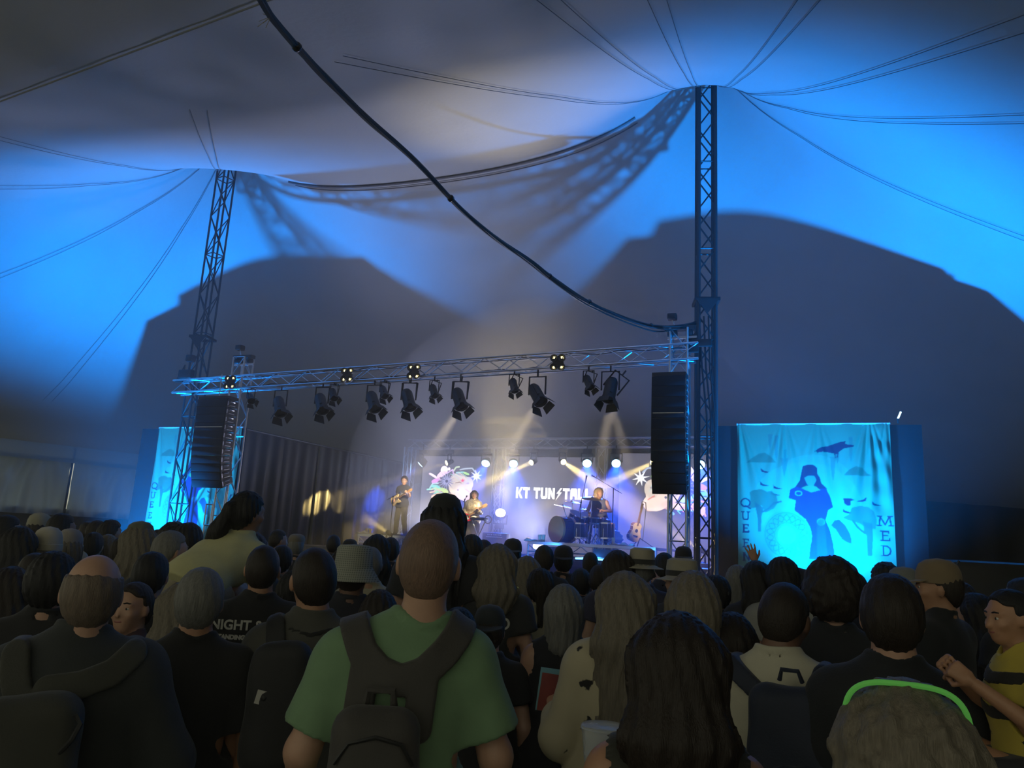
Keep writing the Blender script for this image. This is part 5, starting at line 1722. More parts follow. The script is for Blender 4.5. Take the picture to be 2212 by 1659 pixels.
def strap_mesh(J, lines, width, m, name="strap", off=0.020, th=0.014, vox=0.008, side='both', z0=None):
    """webbing that hugs the torso along polylines given in the body's x-z plane"""
    pts = np.array([J[k] for k in ('pelvis', 'chest', 'neck', 'shL', 'shR')])
    F = Field(pts.min(0) - .25, pts.max(0) + .2, vox)
    torso(F, J, off, 0.07, True)
    G = F.grid(); x, y, z = G
    m_ = np.full(x.shape, 9.0)
    for ln in lines:
        for (x0, z0_), (x1, z1_) in zip(ln[:-1], ln[1:]):
            dx, dz = x1 - x0, z1_ - z0_
            t = np.clip(((x - x0) * dx + (z - z0_) * dz) / (dx * dx + dz * dz + 1e-9), 0, 1)
            m_ = np.minimum(m_, np.hypot(x - x0 - t * dx, z - z0_ - t * dz) - width / 2)
    F.F = np.maximum(F.F - th, m_)
    F.F = np.maximum(F.F, -(F.F * 0 + 1) * 9)
    if side == 'back': F.cut(y - 0.02)
    if side == 'front': F.cut(0.0 - y)
    return F.mesh(name, m)


def pack_body(J, cx, cz, w, h, d, vox, y0=None, bulge=0.05):
    """rounded rucksack sitting against the back"""
    back = (J['chest'][1] + J['pelvis'][1]) / 2 - .125 * J['build'] - .02 if y0 is None else y0
    F = Field((cx - w / 2 - .06, back - d - .08, cz - h / 2 - .06), (cx + w / 2 + .06, back + .08, cz + h / 2 + .06), vox)
    x, y, z = F.grid()
    zz = (z - cz) / (h / 2)
    ww = w / 2 * (1 - .10 * np.clip(zz, 0, 1) ** 2)
    q = [np.abs(x - cx) - ww + .06, np.abs(y - (back - d / 2)) - d / 2 * (1 - .25 * np.clip(zz, -1, 1)) + .05, np.abs(z - cz) - h / 2 + .07]
    F.F = np.sqrt(sum(np.maximum(a, 0) ** 2 for a in q)) + np.minimum(np.maximum(np.maximum(q[0], q[1]), q[2]), 0) - .055
    F.F += .006 * np.sin(x * 26 + z * 11) * np.sin(z * 17)
    return F


def project_print(me_, target, M):
    """lay lettering on the back of a shirt; M places the flat lettering in body space"""
    bv = BVHTree.FromPolygons([v.co for v in target.vertices], [p.vertices for p in target.polygons])
    for v in me_.vertices:
        q = M @ v.co
        h = bv.ray_cast(Vector((q.x, -0.8, q.z)), Vector((0, 1, 0)))
        y = h[0].y - 0.004 if h[0] is not None else -0.16
        v.co = Vector((q.x, y - v.co.z * 0.5, q.z))
    return me_


def back_print(P_, lines, m, cx=0.0):
    sh = [c for c in P_.children if c.name.split('.')[0] == 'shirt'][0]
    for txt, z, size in lines:
        me_ = text_mesh(txt, size, m, "print", 0.001, 0.002, 'CENTER')
        bm = bmesh.new(); bm.from_mesh(me_); bmesh.ops.triangulate(bm, faces=bm.faces)
        bmesh.ops.subdivide_edges(bm, edges=[e for e in bm.edges if e.calc_length() > 0.03], cuts=1, use_grid_fill=False); bm.to_mesh(me_); bm.free()
        M = Matrix(((1, 0, 0, cx), (0, 0, 1, 0), (0, 1, 0, z), (0, 0, 0, 1)))
        link("print", project_print(me_, sh.data, M), sh)


m_printw = mat("white_print", (0.55, 0.54, 0.50), rough=0.8, var=0.2, scale=30)
FINE = 0.0095


def root_copy(P_, name, label, cat):
    o = thing(name, label, cat)
    o.matrix_basis = P_.matrix_basis.copy(); o.location = P_.location; o.rotation_euler = P_.rotation_euler; o.scale = P_.scale
    return o


# ---- the bald man in the green tee, centre foreground
J = arms(False, 'down', 1.03, hup=.178, shL=(-.16, -.015, 1.37), shR=(.16, -.015, 1.37), neck=(.035, -.02, 1.442), elL=(-.25, -.02, 1.13), elR=(.255, -.02, 1.13), wrL=(-.26, .14, .92), wrR=(.28, .12, .92), head=rotm(-6, 3, 2))
hero, sc_ = stand(934, 1125, 2.2, "bald man in a green tee with a grey rucksack at the centre", J, 'hero_green', yaw=6, hair='stubble', hc='shaved', shirt=(.17, .285, .155), pants=(.05, .05, .06), sleeve=.78, vox=FINE, folds=.010, neck=.070)
m_pack = clothm((.055, .050, .046), .75)
B = root_copy(hero, "rucksack", "grey rucksack with broad yoke straps on the man in green", "rucksack")
cx = -.055
link("yoke", strap_mesh(J, [[(-.15, 1.47), (-.135, 1.44), (-.11, 1.39), (-.066, 1.35), (-.01, 1.33), (.048, 1.35), (.10, 1.40), (.13, 1.44), (.145, 1.47)], [(-.10, 1.37), (-.11, 1.24)], [(.05, 1.35), (.04, 1.22)]], .075, m_pack, "yoke", off=.028, th=.016, side='both', vox=.007), B)
F = pack_body(J, cx, 1.09, .235, .42, .14, .010)
link("bag", F.mesh("bag", m_pack), B)
MB().tube([(cx - .09, -.285, 1.17), (cx - .06, -.29, 1.215), (cx, -.292, 1.23), (cx + .06, -.29, 1.215), (cx + .09, -.285, 1.17)], .005, 6).build("zip", m_blk, B)
MB().tube([(cx - .035, -.17, 1.27), (cx - .03, -.19, 1.315), (cx + .03, -.19, 1.315), (cx + .035, -.17, 1.27)], .010, 6).build("grab_handle", m_pack, B)
F = pack_body(J, cx, 1.02, .19, .20, .06, .010, y0=-.265)
link("front_pocket", F.mesh("front_pocket", m_pack), B)

# ---- bald man at left in a dark jacket, hood of a rucksack on his back
J = arms(False, 'down', 1.14, elL=(-.28, -.03, 1.12), elR=(.28, -.03, 1.12), head=rotm(2, 4, 2))
h2, sc_ = stand(212, 1198, 2.3, "bald man in a dark jacket with a large rucksack at the left", J, 'hero_left', yaw=24, hair='thin', hc='fringe', shirt=(.030, .034, .036), sleeve=1.95, off=.030, vox=FINE, folds=.010)
m_pack2 = clothm((.045, .045, .036), .8)
B = root_copy(h2, "rucksack", "large slack olive rucksack on the bald man at the left", "rucksack")
link("straps", strap_mesh(J, [[(-.16, 1.45), (-.15, 1.40), (-.13, 1.34)], [(.15, 1.45), (.10, 1.40), (.02, 1.37), (-.06, 1.36)]], .075, m_pack2, "straps", off=.036, th=.016), B)
F = pack_body(J, -.08, 1.14, .28, .48, .16, .011)
link("bag", F.mesh("bag", m_pack2), B)
F = pack_body(J, -.11, 1.05, .24, .22, .06, .011, y0=-.31)
link("front_pocket", F.mesh("front_pocket", m_pack2), B)
MB().tube([(.0, -.31, 1.22), (.03, -.325, 1.26), (.045, -.32, 1.30), (.03, -.31, 1.32)], .007, 6).build("buckle_loop", m_blk, B)

# ---- black tee, hanging arm
J = arms(False, 'down', 1.0, elR=(.24, -.02, 1.13), wrR=(.215, .02, .88), elL=(-.25, .02, 1.13), wrL=(-.16, .18, 1.02))
h3, sc_ = stand(440, 1231, 2.75, "grey-haired man in a plain black tee with one arm hanging", J, 'hero_black', yaw=16, hair='short', hc='grey', shirt=(.010, .010, .011), pants=(.02, .02, .022), sleeve=.85, vox=FINE, folds=.007, sk='tan')
stand(404, 1262, 3.3, "fair-haired woman close beside the grey-haired man in black", POSES['fdown'], 'fdown', hair='long', hc='ash', shirt=(.06, .055, .045), vox=.018)
stand(292, 1262, 3.4, "man facing the camera past the left bald man's ear", arms(False, 'front', head=rotm(20)), 'mface', yaw=150, hair='short', hc='dark', shirt=(.05, .02, .02), sk='fair', vox=.014)

# ---- printed black tee
J = arms(False, 'front', 1.0)
h5, sc_ = stand(573, 1180, 3.8, "crop-haired man in a black tee with white block lettering", J, 'hero_night', yaw=14, hair='crop', hc='dark', shirt=(.010, .010, .012), sleeve=.8, vox=.011, sk='tan')
back_print(h5, [("NIGHT &", 1.335, .062), ("STANDING  PA", 1.290, .028), ("SUPPORT  UK", 1.255, .020)], m_printw, -.085)

# ---- grey tee with a sling bag, khaki shorts
J = arms(False, 'down', 1.02, elL=(-.235, -.02, 1.12), wrL=(-.22, .06, .87), elR=(.23, .03, 1.14), wrR=(.12, .22, 1.08), head=rotm(14, 0, -3))
h6, sc_ = stand(683, 1186, 2.9, "man in a grey ringer tee and khaki shorts with a sling bag", J, 'hero_grey', yaw=12, hair='crop', hc='dark', shirt=(.075, .073, .062), pants=(.20, .17, .10), plen=.95, sleeve=.75, vox=FINE, folds=.008, sk='tan', seed=1.0)
m_sling = clothm((.018, .018, .02), .7)
B = root_copy(h6, "sling_bag", "dark sling bag with a small white patch on the grey tee", "bag")
link("strap", strap_mesh(J, [[(-.13, 1.46), (-.12, 1.40), (-.11, 1.30)]], .07, m_sling, "strap", off=.024, th=.014), B)
F = pack_body(J, -.085, 1.20, .235, .46, .11, .011)
link("bag", F.mesh("bag", m_sling), B)
MB().box((-.13, -.262, 1.235), (.052, .006, .045), Matrix.Rotation(.2, 3, 'Y')).build("patch", mat("white_patch", (.55, .53, .48), rough=.7), B)
MB().ball((-.13, -.267, 1.235), (.010, .003, .010), 8, 5).build("patch_emblem", m_blk, B)
rib = strap_mesh(J, [[(-.075, 1.445), (0, 1.425), (.075, 1.445)]], .016, clothm((.012, .012, .013)), "neck_rib", off=.019, th=.004, vox=.007, side='back')
link("neck_rib", rib, h6)

# ---- checked bucket hat
m_check = bpy.data.materials.new("grey_check"); m_check.use_nodes = True
nt = m_check.node_tree; b_ = nt.nodes["Principled BSDF"]; b_.inputs["Roughness"].default_value = .9
tc = nt.nodes.new("ShaderNodeTexCoord"); ck = nt.nodes.new("ShaderNodeTexBrick"); nt.links.new(tc.outputs["Object"], ck.inputs["Vector"])
wv = nt.nodes.new("ShaderNodeTexWave"); wv.inputs["Scale"].default_value = 30; wv.bands_direction = 'Z'; wv2 = nt.nodes.new("ShaderNodeTexWave"); wv2.inputs["Scale"].default_value = 30; wv2.bands_direction = 'X'
ad = nt.nodes.new("ShaderNodeMath"); ad.operation = 'ADD'; rp = nt.nodes.new("ShaderNodeValToRGB")
for w_ in (wv, wv2): nt.links.new(tc.outputs["Object"], w_.inputs["Vector"])
nt.links.new(wv.outputs["Fac"], ad.inputs[0]); nt.links.new(wv2.outputs["Fac"], ad.inputs[1]); nt.links.new(ad.outputs[0], rp.inputs[0])
rp.color_ramp.elements[0].position = .3; rp.color_ramp.elements[0].color = (.15, .16, .14, 1); rp.color_ramp.elements[1].position = 1.6 - .6; rp.color_ramp.elements[1].color = (.33, .34, .29, 1)
nt.links.new(rp.outputs[0], b_.inputs["Base Color"]); nt.nodes.remove(ck)
stand(768, 1186, 3.85, "man in a checked grey bucket hat and navy tee", arms(False, 'front', 1.0, head=rotm(-10)), 'bucketman', yaw=10, hair='crop', hc='dark', shirt=(.016, .017, .028), hat='bucket', hat_m=m_check, vox=.013, sk='brown')

# ---- tall figure in a dark woollen hat above the bald man
stand(962, 1086, 4.6, "tall long-haired man in a dark woollen hat beyond the bald man in green", arms(False, 'front', 1.05), 'tall', yaw=2, hair='long', hc='black', shirt=(.02, .02, .025), hat='beanie', hatc=(.018, .019, .022), vox=.014)

# ---- girl in pale yellow sitting up on a man's shoulders
p = at(420, 1256, 4.5)
J = pose(female=True, build=.88, pelvis=(0, 0, 1.33), chest=(.08, .16, 1.46), neck=(.14, .27, 1.575), shL=(.01, .26, 1.515), shR=(.27, .22, 1.49), elL=(-.05, .44, 1.36), wrL=(.06, .60, 1.30), elR=(.32, .26, 1.25), wrR=(.34, .39, 1.09),
         hipL=(-.09, .02, 1.28), hipR=(.09, .02, 1.28), knL=(-.16, .34, 1.26), knR=(.16, .34, 1.26), anL=(-.15, .38, .90), anR=(.15, .38, .90), footL=(0, .14, -.06), footR=(0, .14, -.06), head=rotm(-34, 2, 6), hands=('grip', 'rest'))
gl = person("girl in a pale yellow tee with a long dark ponytail riding on shoulders", (p.x, p.y, p.z - 1.33), -.0, J, 'girl', sk='tan', hair='pony', hc='black', shirt=(.55, .52, .26), pants=(.30, .26, .18), plen=.7, sleeve=.75, hem=-.10, vox=FINE, folds=.008, scale=1.0)
person("dark-haired man in navy carrying the girl on his shoulders", (p.x + .02, p.y + .17, 0), .0, arms(False, 'up', 1.08, elL=(-.26, .18, 1.26), elR=(.26, .18, 1.26), wrL=(-.17, .36, 1.10), wrR=(.17, .36, 1.10), hands=('grip', 'grip')), 'carrier', scale=(p.z - .115) / 1.40 * .965, hair='short', hc='dark', shirt=(.016, .018, .03), vox=.014)

# ---- grey bob in a black sleeveless dress
J = arms(True, 'down', 1.02, elL=(-.235, -.03, 1.13), wrL=(-.25, .03, .88))
stand(1220, 1268, 3.7, "woman with a straight grey bob in a black sleeveless dress", J, 'bob', yaw=-4, hair='bob', hc='grey', shirt=(.010, .010, .016), tank=True, pants=(.010, .010, .016), skirt=True, vox=.011, hvox=.007)
# ---- floral cream jacket
m_floral = bpy.data.materials.new("floral_cream"); m_floral.use_nodes = True
nt = m_floral.node_tree; b_ = nt.nodes["Principled BSDF"]; b_.inputs["Roughness"].default_value = .85
tc = nt.nodes.new("ShaderNodeTexCoord"); vr = nt.nodes.new("ShaderNodeTexVoronoi"); vr.inputs["Scale"].default_value = 11; nz_ = nt.nodes.new("ShaderNodeTexNoise"); nz_.inputs["Scale"].default_value = 30
mxv = nt.nodes.new("ShaderNodeMix"); mxv.data_type = 'VECTOR'; mxv.inputs["Factor"].default_value = .05
nt.links.new(tc.outputs["Object"], nz_.inputs["Vector"]); nt.links.new(tc.outputs["Object"], mxv.inputs["A"]); nt.links.new(nz_.outputs["Color"], mxv.inputs["B"]); nt.links.new(mxv.outputs["Result"], vr.inputs["Vector"])
rp = nt.nodes.new("ShaderNodeValToRGB"); nt.links.new(vr.outputs["Distance"], rp.inputs[0])
rp.color_ramp.elements[0].position = .22; rp.color_ramp.elements[0].color = (.015, .014, .016, 1); rp.color_ramp.elements[1].position = .27; rp.color_ramp.elements[1].color = (.50, .44, .30, 1)
nt.links.new(rp.outputs[0], b_.inputs["Base Color"])
J = arms(True, 'front', 1.08, elL=(-.24, -.02, 1.10), wrL=(-.27, .12, 1.17), hands=('grip', 'grip'), palmL=(.3, .2, -1))
hf, sc_ = stand(1352, 1242, 3.0, "woman with long ash-blond hair in a cream jacket with black flowers", J, 'floral', yaw=-8, hair='xlong', hc='ash', shirt_m=m_floral, sleeve=1.75, off=.03, vox=FINE, folds=.010, hvox=.007)
wr = hf.matrix_basis @ Vector((-.20, .16, .98)) if False else None
hfM = Matrix.Translation(hf.location) @ Matrix.Rotation(hf.rotation_euler.z, 4, 'Z') @ Matrix.Scale(sc_, 4)
bk = thing("programme_booklet", "folded red and blue booklet in the flowered jacket's hand", "booklet", hfM @ Vector((-.285, .20, 1.17)), radians(8))
MB().box((-.02, -.004, .06), (.10, .004, .16), Matrix.Rotation(.1, 3, 'Y')).build("back_cover", mat("booklet_blue", (.20, .42, .50), rough=.5), bk)
MB().box((-.015, -.010, .05), (.10, .004, .14), Matrix.Rotation(.12, 3, 'Y')).build("front_cover", mat("booklet_red", (.30, .06, .05), rough=.5, var=.3, scale=12), bk)
# clear plastic pint cup below the sleeve
cp = thing("plastic_cup", "clear plastic pint cup held low beside the flowered jacket", "cup", at(1303, 1632, 2.0), 0)
m_cup = mat("clear_plastic", (.75, .78, .80), rough=.15, var=0, alpha=.35, spec=.6)
MB().lathe([(.034, -.07), (.046, .06), (.048, .065), (.050, .062), (.047, .055), (.035, -.068)], 24, sx=1.15, sy=1.15).build("wall", m_cup, cp)
MB().lathe([(.001, .0), (.046, .0), (.046, .002), (.001, .002)], 20).build("drink", mat("lager_foam", (.45, .40, .28), rough=.4), cp)
MB().lathe([(.0515, .060), (.0565, .063), (.0565, .068), (.0515, .070)], 24).build("rim", m_cup, cp)

# ---- dark-haired woman, bare shoulders, right foreground
J = arms(True, 'front', 1.05, elL=(-.27, .05, 1.10), wrL=(-.215, .24, 1.245), palmL=(1, .2, 0))
stand(1462, 1334, 1.75, "dark long-haired woman with bare shoulders in the right foreground", J, 'bare', yaw=-10, hair='mid', hc='dark', shirt=(.030, .030, .022), tank=True, vox=FINE, hvox=.006, sk='tan')
# ---- ash-blond woman with sequinned top
m_seq = mat("sequins", (.30, .29, .25), rough=.3, metal=.6, var=.8, scale=45, bump=.8, bscale=70)
J = arms(True, 'front', 1.02, elR=(.23, .04, 1.16), wrR=(.16, .24, 1.34), hands=('grip', 'flat'), palmR=(-.2, 1, 0))
stand(1497, 1242, 2.85, "ash-blond woman in a glittering silver top clapping by the right tower", J, 'sequin', yaw=-14, hair='bob', hc='ash', shirt_m=m_seq, sleeve=.9, vox=.011, hvox=.007)
stand(1580, 1330, 2.9, "person in a dark maroon top between the glitter top and white tee", POSES['fdown'], 'fdown', hair='bob', hc='dark', shirt=MR, vox=.018)

# ---- white tee with navy rucksack
J = arms(False, 'down', 1.10, elL=(-.27, -.03, 1.13), wrL=(-.25, .10, .90), head=rotm(-8, -12, 4))
hw, sc_ = stand(1694, 1258, 2.65, "man in a white tee with a navy rucksack on one side", J, 'white', yaw=-28, hair='crop', hc='dark', shirt=(.52, .49, .38), pants=(.03, .03, .035), sleeve=.75, vox=FINE, folds=.012, sk='brown', seed=2.0)
m_navy = clothm((.012, .018, .040), .7); m_red = clothm((.22, .02, .025), .7)
B = root_copy(hw, "rucksack", "navy rucksack with red trim on the man in the white tee", "rucksack")
link("strap", strap_mesh(J, [[(-.15, 1.45), (-.11, 1.42), (-.04, 1.37), (.04, 1.34)]], .06, m_navy, "strap", off=.030, th=.016), B)
link("strap", strap_mesh(J, [[(.15, 1.45), (.13, 1.38), (.10, 1.30)]], .06, m_navy, "strap", off=.030, th=.016), B)
F = pack_body(J, .07, 1.22, .27, .44, .15, .011)
link("bag", F.mesh("bag", m_navy), B)
F = pack_body(J, .09, 1.13, .20, .2, .06, .011, y0=-.29)
link("front_pocket", F.mesh("front_pocket", m_navy), B)
MB().tube([(.14, -.26, 1.41), (.185, -.275, 1.33), (.20, -.28, 1.24)], .016, 6).build("red_piping", m_red, B)
MB().plate([(.09, -.355, 1.17), (.13, -.36, 1.14), (.17, -.355, 1.17), (.165, -.355, 1.145), (.13, -.36, 1.11), (.09, -.355, 1.145)], (0, -1, 0), .006).plate([(.09, -.355, 1.11), (.13, -.36, 1.08), (.17, -.355, 1.11), (.165, -.355, 1.085), (.13, -.36, 1.05), (.09, -.355, 1.085)], (0, -1, 0), .006).build("red_chevron", m_red, B)
MB().tube([(.03, -.19, 1.43), (.04, -.21, 1.465), (.09, -.21, 1.465), (.10, -.19, 1.43)], .008, 6).build("grab_handle", m_navy, B)

# ---- curly-haired man and the man in black
stand(1797, 1222, 3.2, "man with a big mop of dark curls against the right banner", arms(False, 'down', 1.0), 'curlyman', yaw=-20, hair='curly', hc='dark', shirt=(.014, .016, .022), vox=.013, hvox=.007)
stand(1922, 1246, 2.3, "stocky dark-haired man in a black top at the right", arms(False, 'front', 1.08), 'hero_right', yaw=-24, hair='short', hc='dark', shirt=(.010, .012, .016), sleeve=.8, vox=FINE, sk='fair')
# ---- tan cap, in profile
stand(2020, 1220, 4.0, "bearded man in a tan cap in profile beside the black road case", arms(False, 'front', 1.05, head=rotm(32)), 'capman', yaw=38, hair='short', hc='dark', shirt=(.010, .011, .014), sleeve=1.9, hat='cap', hatc=(.22, .16, .09), vox=.013, sk='tan')

# ---- grey hair with a green glowing hair band, nearest right
J = arms(True, 'front', 1.05)
hg, sc_ = stand(1952, 1484, 1.28, "grey-haired woman with a glowing green hair band in the front right", J, 'glow', yaw=-26, hair='wavy', hc='ash', shirt=(.06, .06, .055), vox=FINE, hvox=.006, sleeve=1.8)
gM = Matrix.Translation(hg.location) @ Matrix.Rotation(hg.rotation_euler.z, 4, 'Z') @ Matrix.Scale(sc_, 4) @ Matrix(head_M(J).tolist())
gb = thing("glow_band", "glowing green plastic hair band on the nearest woman's head", "hair band", M=gM)
m_glow = mat("green_glow", (.1, .4, .05), emit=(.22, .85, .16), estr=.14, var=0)
MB().tube([(.100 * math.copysign(abs(cos(a)) ** .6, cos(a)), -.045 - .02 * sin(a), .03 + .098 * sin(a) ** .6 if sin(a) > 0 else .03 + .1 * sin(a)) for a in np.linspace(-.5, pi + .5, 40)], .0050, 8).build("band", m_glow, gb)
for s in (-1, 1):
    MB().ball((s * .099, -.04, -.018), (.009, .011, .013), 8, 6).build("tip", m_glow, gb)

# ---- child in yellow carried at the right edge, and the carrier in green
J = pose(pelvis=(0, 0, .95), chest=(0, .03, 1.26), neck=(0, .02, 1.47), head=rotm(12, -6), hipL=(-.09, 0, .90), hipR=(.09, .0, .90), knL=(-.14, .42, 1.08), knR=(.15, .42, 1.12), anL=(-.15, .38, .66), anR=(.15, .40, .70), footL=(0, .15, -.05), footR=(0, .15, -.05),
         elL=(-.21, .06, 1.17), wrL=(-.12, .27, 1.33), elR=(.21, .06, 1.17), wrR=(.06, .28, 1.35), hands=('grip', 'grip'))
ks = .55
p = at(2150, 1275, 2.05)
ch_, _ = person("child in a yellow tee with black stripes, carried at the right edge", (p.x + .06, p.y, p.z - 1.745 * ks), radians(82), J, 'child', scale=ks, sk='tan', hair='short', hc='black', shirt=(.46, .36, .05), pants=(.02, .02, .025), plen=.5, sleeve=.7, vox=.011), 0
for z_, w_ in ((1.37, .30), (1.22, .34), (1.09, .32)):
    me_ = strap_mesh(J, [[(-w_ / 2, z_), (0, z_ - .02), (w_ / 2, z_ + .01)]], .055, clothm((.015, .014, .012)), "stripe", off=.017, th=.006, vox=.008, side='both')
    link("stripe", me_, ch_)
stand(2262, 1272, 2.55, "woman in a green top at the right edge carrying the child", arms(True, 'front', 1.05, elL=(-.24, .04, 1.12), wrL=(-.10, .30, 1.02)), 'mother', yaw=20, hair='long', hc='dark', shirt=(.03, .12, .04), sleeve=1.8, vox=.014)
# waving hand belongs to a woman below the banner
stand(1612, 1243, 6.6, "person waving a raised hand in front of the right banner's edge", arms(False, 'raise', elR=(.17, .05, 1.62), wrR=(.10, .08, 1.86), hands=('rest', 'flat'), palmR=(0, 1, 0)), 'waver', hair='short', hc='black', shirt=K_, sk='tan', vox=.016)

# lettering on two more backs
for o in [q for q in COL.objects if q.get("label") in ("fair-haired woman in a lettered black top right of the man in green", "broad man in a black lettered tee below the bass drum")]:
    sh = [c for c in o.children if c.name.split('.')[0] == 'shirt'][0]
    back_print(o, [("TDO", 1.27, .09)] if "fair" in o["label"] else [("MOR", 1.24, .07)], m_printw)
# glow necklace on the fair woman, phone with the straw hats, camera strap on the cream top
o = [q for q in COL.objects if q.get("label") == "fair-haired woman in a lettered black top right of the man in green"][0]
gn = thing("glow_necklace", "thin glowing yellow-green necklace on the fair-haired woman", "necklace", o.location + Vector((0, 0, o.scale[0] * 1.50)), o.rotation_euler.z)
MB().tube([(.125 * cos(a), .13 * sin(a) - .03, .02 * sin(a)) for a in np.linspace(0, 2 * pi, 33)], .0042, 6).build("tube", mat("glow_lime", (.3, .4, .05), emit=(.7, .9, .25), estr=.8, var=0), gn)
o = [q for q in COL.objects if q.get("label", "").startswith("man holding up a phone")][0]
ph = thing("phone", "dark phone held up between the two straw hats", "phone", o.location + Matrix.Rotation(o.rotation_euler.z, 3, 'Z') @ (Vector((.03, .36, 1.52)) * o.scale[0]), o.rotation_euler.z + .2)
MB().bbox((0, 0, 0), (.075, .009, .15), .004).build("case", m_phone, ph)
MB().box((0, -.006, 0), (.066, .003, .138)).build("screen", mat("phone_dim", (.01, .01, .012), rough=.1, var=0), ph)
o = [q for q in COL.objects if q.get("label", "").startswith("dark-haired woman in a cream top with")][0]
sb = root_copy(o, "shoulder_bag", "dark shoulder bag strap and bag on the cream top", "bag")
link("strap", strap_mesh(POSES['fdown'], [[(-.10, 1.46), (-.09, 1.3), (-.10, 1.1)]], .04, m_sling, "strap", off=.024, th=.012), sb)
link("bag", pack_body(POSES['fdown'], -.14, 1.02, .2, .2, .08, .012).mesh("bag", clothm((.06, .045, .035))), sb)
# black road case standing at the right
rc = thing("road_case", "large black road case with rounded corners by the right wall", "road case", at(2150, 1420, 9.0), radians(-6))
rc.location.z = 0
MB().bbox((0, 0, 1.0), (1.15, .8, 1.62), .09).build("body", m_blk, rc)
for sx in (-.56, .56):
    MB().tube([(sx, -.41, .3), (sx, -.41, 1.70), (sx * .9, -.41, 1.80)], .012, 6).build("edge_trim", m_steel, rc)
for sx in (-.4, .4):
    for sy in (-.25, .25):
        MB().lathe([(.001, -.025), (.085, -.025), (.09, 0), (.085, .025), (.001, .025)], 14, Matrix.Translation((sx, sy, .09)) @ Matrix.Rotation(pi / 2, 4, 'Y')).build("castor", m_blk, rc)
# small lit metal frame on a stand left of the stage
fs = thing("lit_stand", "small bright metal frame on a stand left of the black drape", "stand", S(1.55, -.6, 0), SANG)
q0 = onst(521, 1092, -.6).z; q1 = onst(521, 1138, -.6).z
for sx in (-.10, .10):
    rod("upright", fs, (sx, 0, q1), (sx, 0, q0), .018, m_alu)
for zz in (q0, q1):
    rod("cross_bar", fs, (-.10, 0, zz), (.10, 0, zz), .018, m_alu)
rod("post", fs, (-.08, 0, 0), (-.08, 0, q1), .02, m_alu)
MB().lathe([(.22, 0), (.22, .02), (.03, .04), (.001, .04)], 16).build("base", m_steel, fs)
# ================================================================== band and backline
FACE = pi + SANG           # yaw that turns a figure to face straight off the stage front


def outline_plate(mb, pts, th, bev=0.012):
    """solid body from an outline in x-z, rounded a little at front and back (thickness along y)"""
    c = Vector((sum(p[0] for p in pts) / len(pts), 0, sum(p[1] for p in pts) / len(pts)))
    rings = []
    for y, k in ((-th / 2, 0.94), (-th / 2 + bev, 1.0), (th / 2 - bev, 1.0), (th / 2, 0.94)):
        rings.append([Vector((c.x + (p[0] - c.x) * k, y, c.z + (p[1] - c.z) * k)) for p in pts])
    n = len(pts); vs_ = [q for r in rings for q in r]
    fs = [tuple(range(n)), tuple(range(4 * n - 1, 3 * n - 1, -1))]
    for i_ in range(3):
        for k in range(n):
            fs.append((i_ * n + k, (i_ + 1) * n + k, (i_ + 1) * n + (k + 1) % n, i_ * n + (k + 1) % n))
    mb.add(vs_, fs)
    return mb


STRAT = [(-.20, .0), (-.19, .10), (-.12, .15), (-.03, .125), (.05, .11), (.14, .16), (.20, .15), (.17, .09), (.12, .05), (.12, -.03), (.18, -.10), (.15, -.14), (.08, -.12), (-.02, -.115), (-.11, -.15), (-.18, -.11)]
ANGLE = [(-.30, -.16), (-.10, -.02), (-.20, .10), (-.02, .12), (.14, .16), (.12, .05), (.14, -.04), (.04, -.12), (-.10, -.20)]


def guitar(label, M, outline, col, guard, name="electric_guitar"):
    """local x runs up the neck, y is the back-to-front thickness (front = +y), z across the body"""
    G_ = thing(name, label, "guitar", M=M)
    outline_plate(MB(), outline, .045).build("body", col, G_)
    outline_plate(MB(), [(p[0] * .6 + .02, p[1] * .6) for p in outline], .003).build("pickguard", guard, G_).location = (0, .024, 0)
    MB().box((.34, .018, 0), (.48, .022, .048)).build("neck", mat("maple", (.42, .24, .09), rough=.35), G_)
    outline_plate(MB(), [(.57, -.024), (.62, -.05), (.74, -.03), (.76, .02), (.72, .05), (.64, .045), (.57, .024)], .018, .004).build("headstock", mat("maple", (.42, .24, .09)), G_)
    for k in range(3):
        MB().box((-.02 + .06 * k, .03, 0), (.022, .012, .085)).build("pickup", m_blk, G_)
    MB().box((-.10, .032, 0), (.03, .014, .09)).build("bridge", m_chrome, G_)
    for k in range(6):
        MB().tube([(-.10, .042, -.02 + .008 * k), (.62, .034, -.016 + .0064 * k)], .0012, 4).build("string", m_chrome, G_)
        MB().cyl((.60 + .022 * k, .0, .045), (.60 + .022 * k, .0, .07), .006, .006, 6).build("tuner", m_chrome, G_)
    return G_


def mic_stand(label, base, h, boom=None, round_base=False, m=m_steel):
    T = thing("microphone_stand", label, "microphone stand", base)
    rod("pole", T, (0, 0, .02), (0, 0, h), .011, m)
    if round_base:
        MB().lathe([(.14, 0), (.14, .012), (.02, .025), (.001, .025)], 16).build("base", m, T)
    else:
        for k in range(3):
            a = k * 2.094 + .4
            rod("leg", T, (0, 0, .16), (.28 * cos(a), .28 * sin(a), .01), .009, m)
    tip = Vector((0, 0, h))
    if boom is not None:
        b = Vector(boom); rod("boom", T, tip - b.normalized() * .25, tip + b, .008, m); tip = tip + b
        MB().ball((0, 0, h), .022, 8, 6).build("joint", m_blk, T)
    d = Vector((0, 0, 1)) if boom is None else Vector(boom).normalized()
    MB().cyl(tip, tip + d * .10, .012, .018, 10).build("microphone", m_blk, T)
    MB().ball(tip + d * .12, .026, 10, 8).build("microphone_grille", m_chrome, T)
    return T


def place(o, s, t, z): return S(s, t, z)


def loc_of(px, py, t, z):
    s_, _ = st_of(onst(px, py, t)); return S(s_, t, z), s_


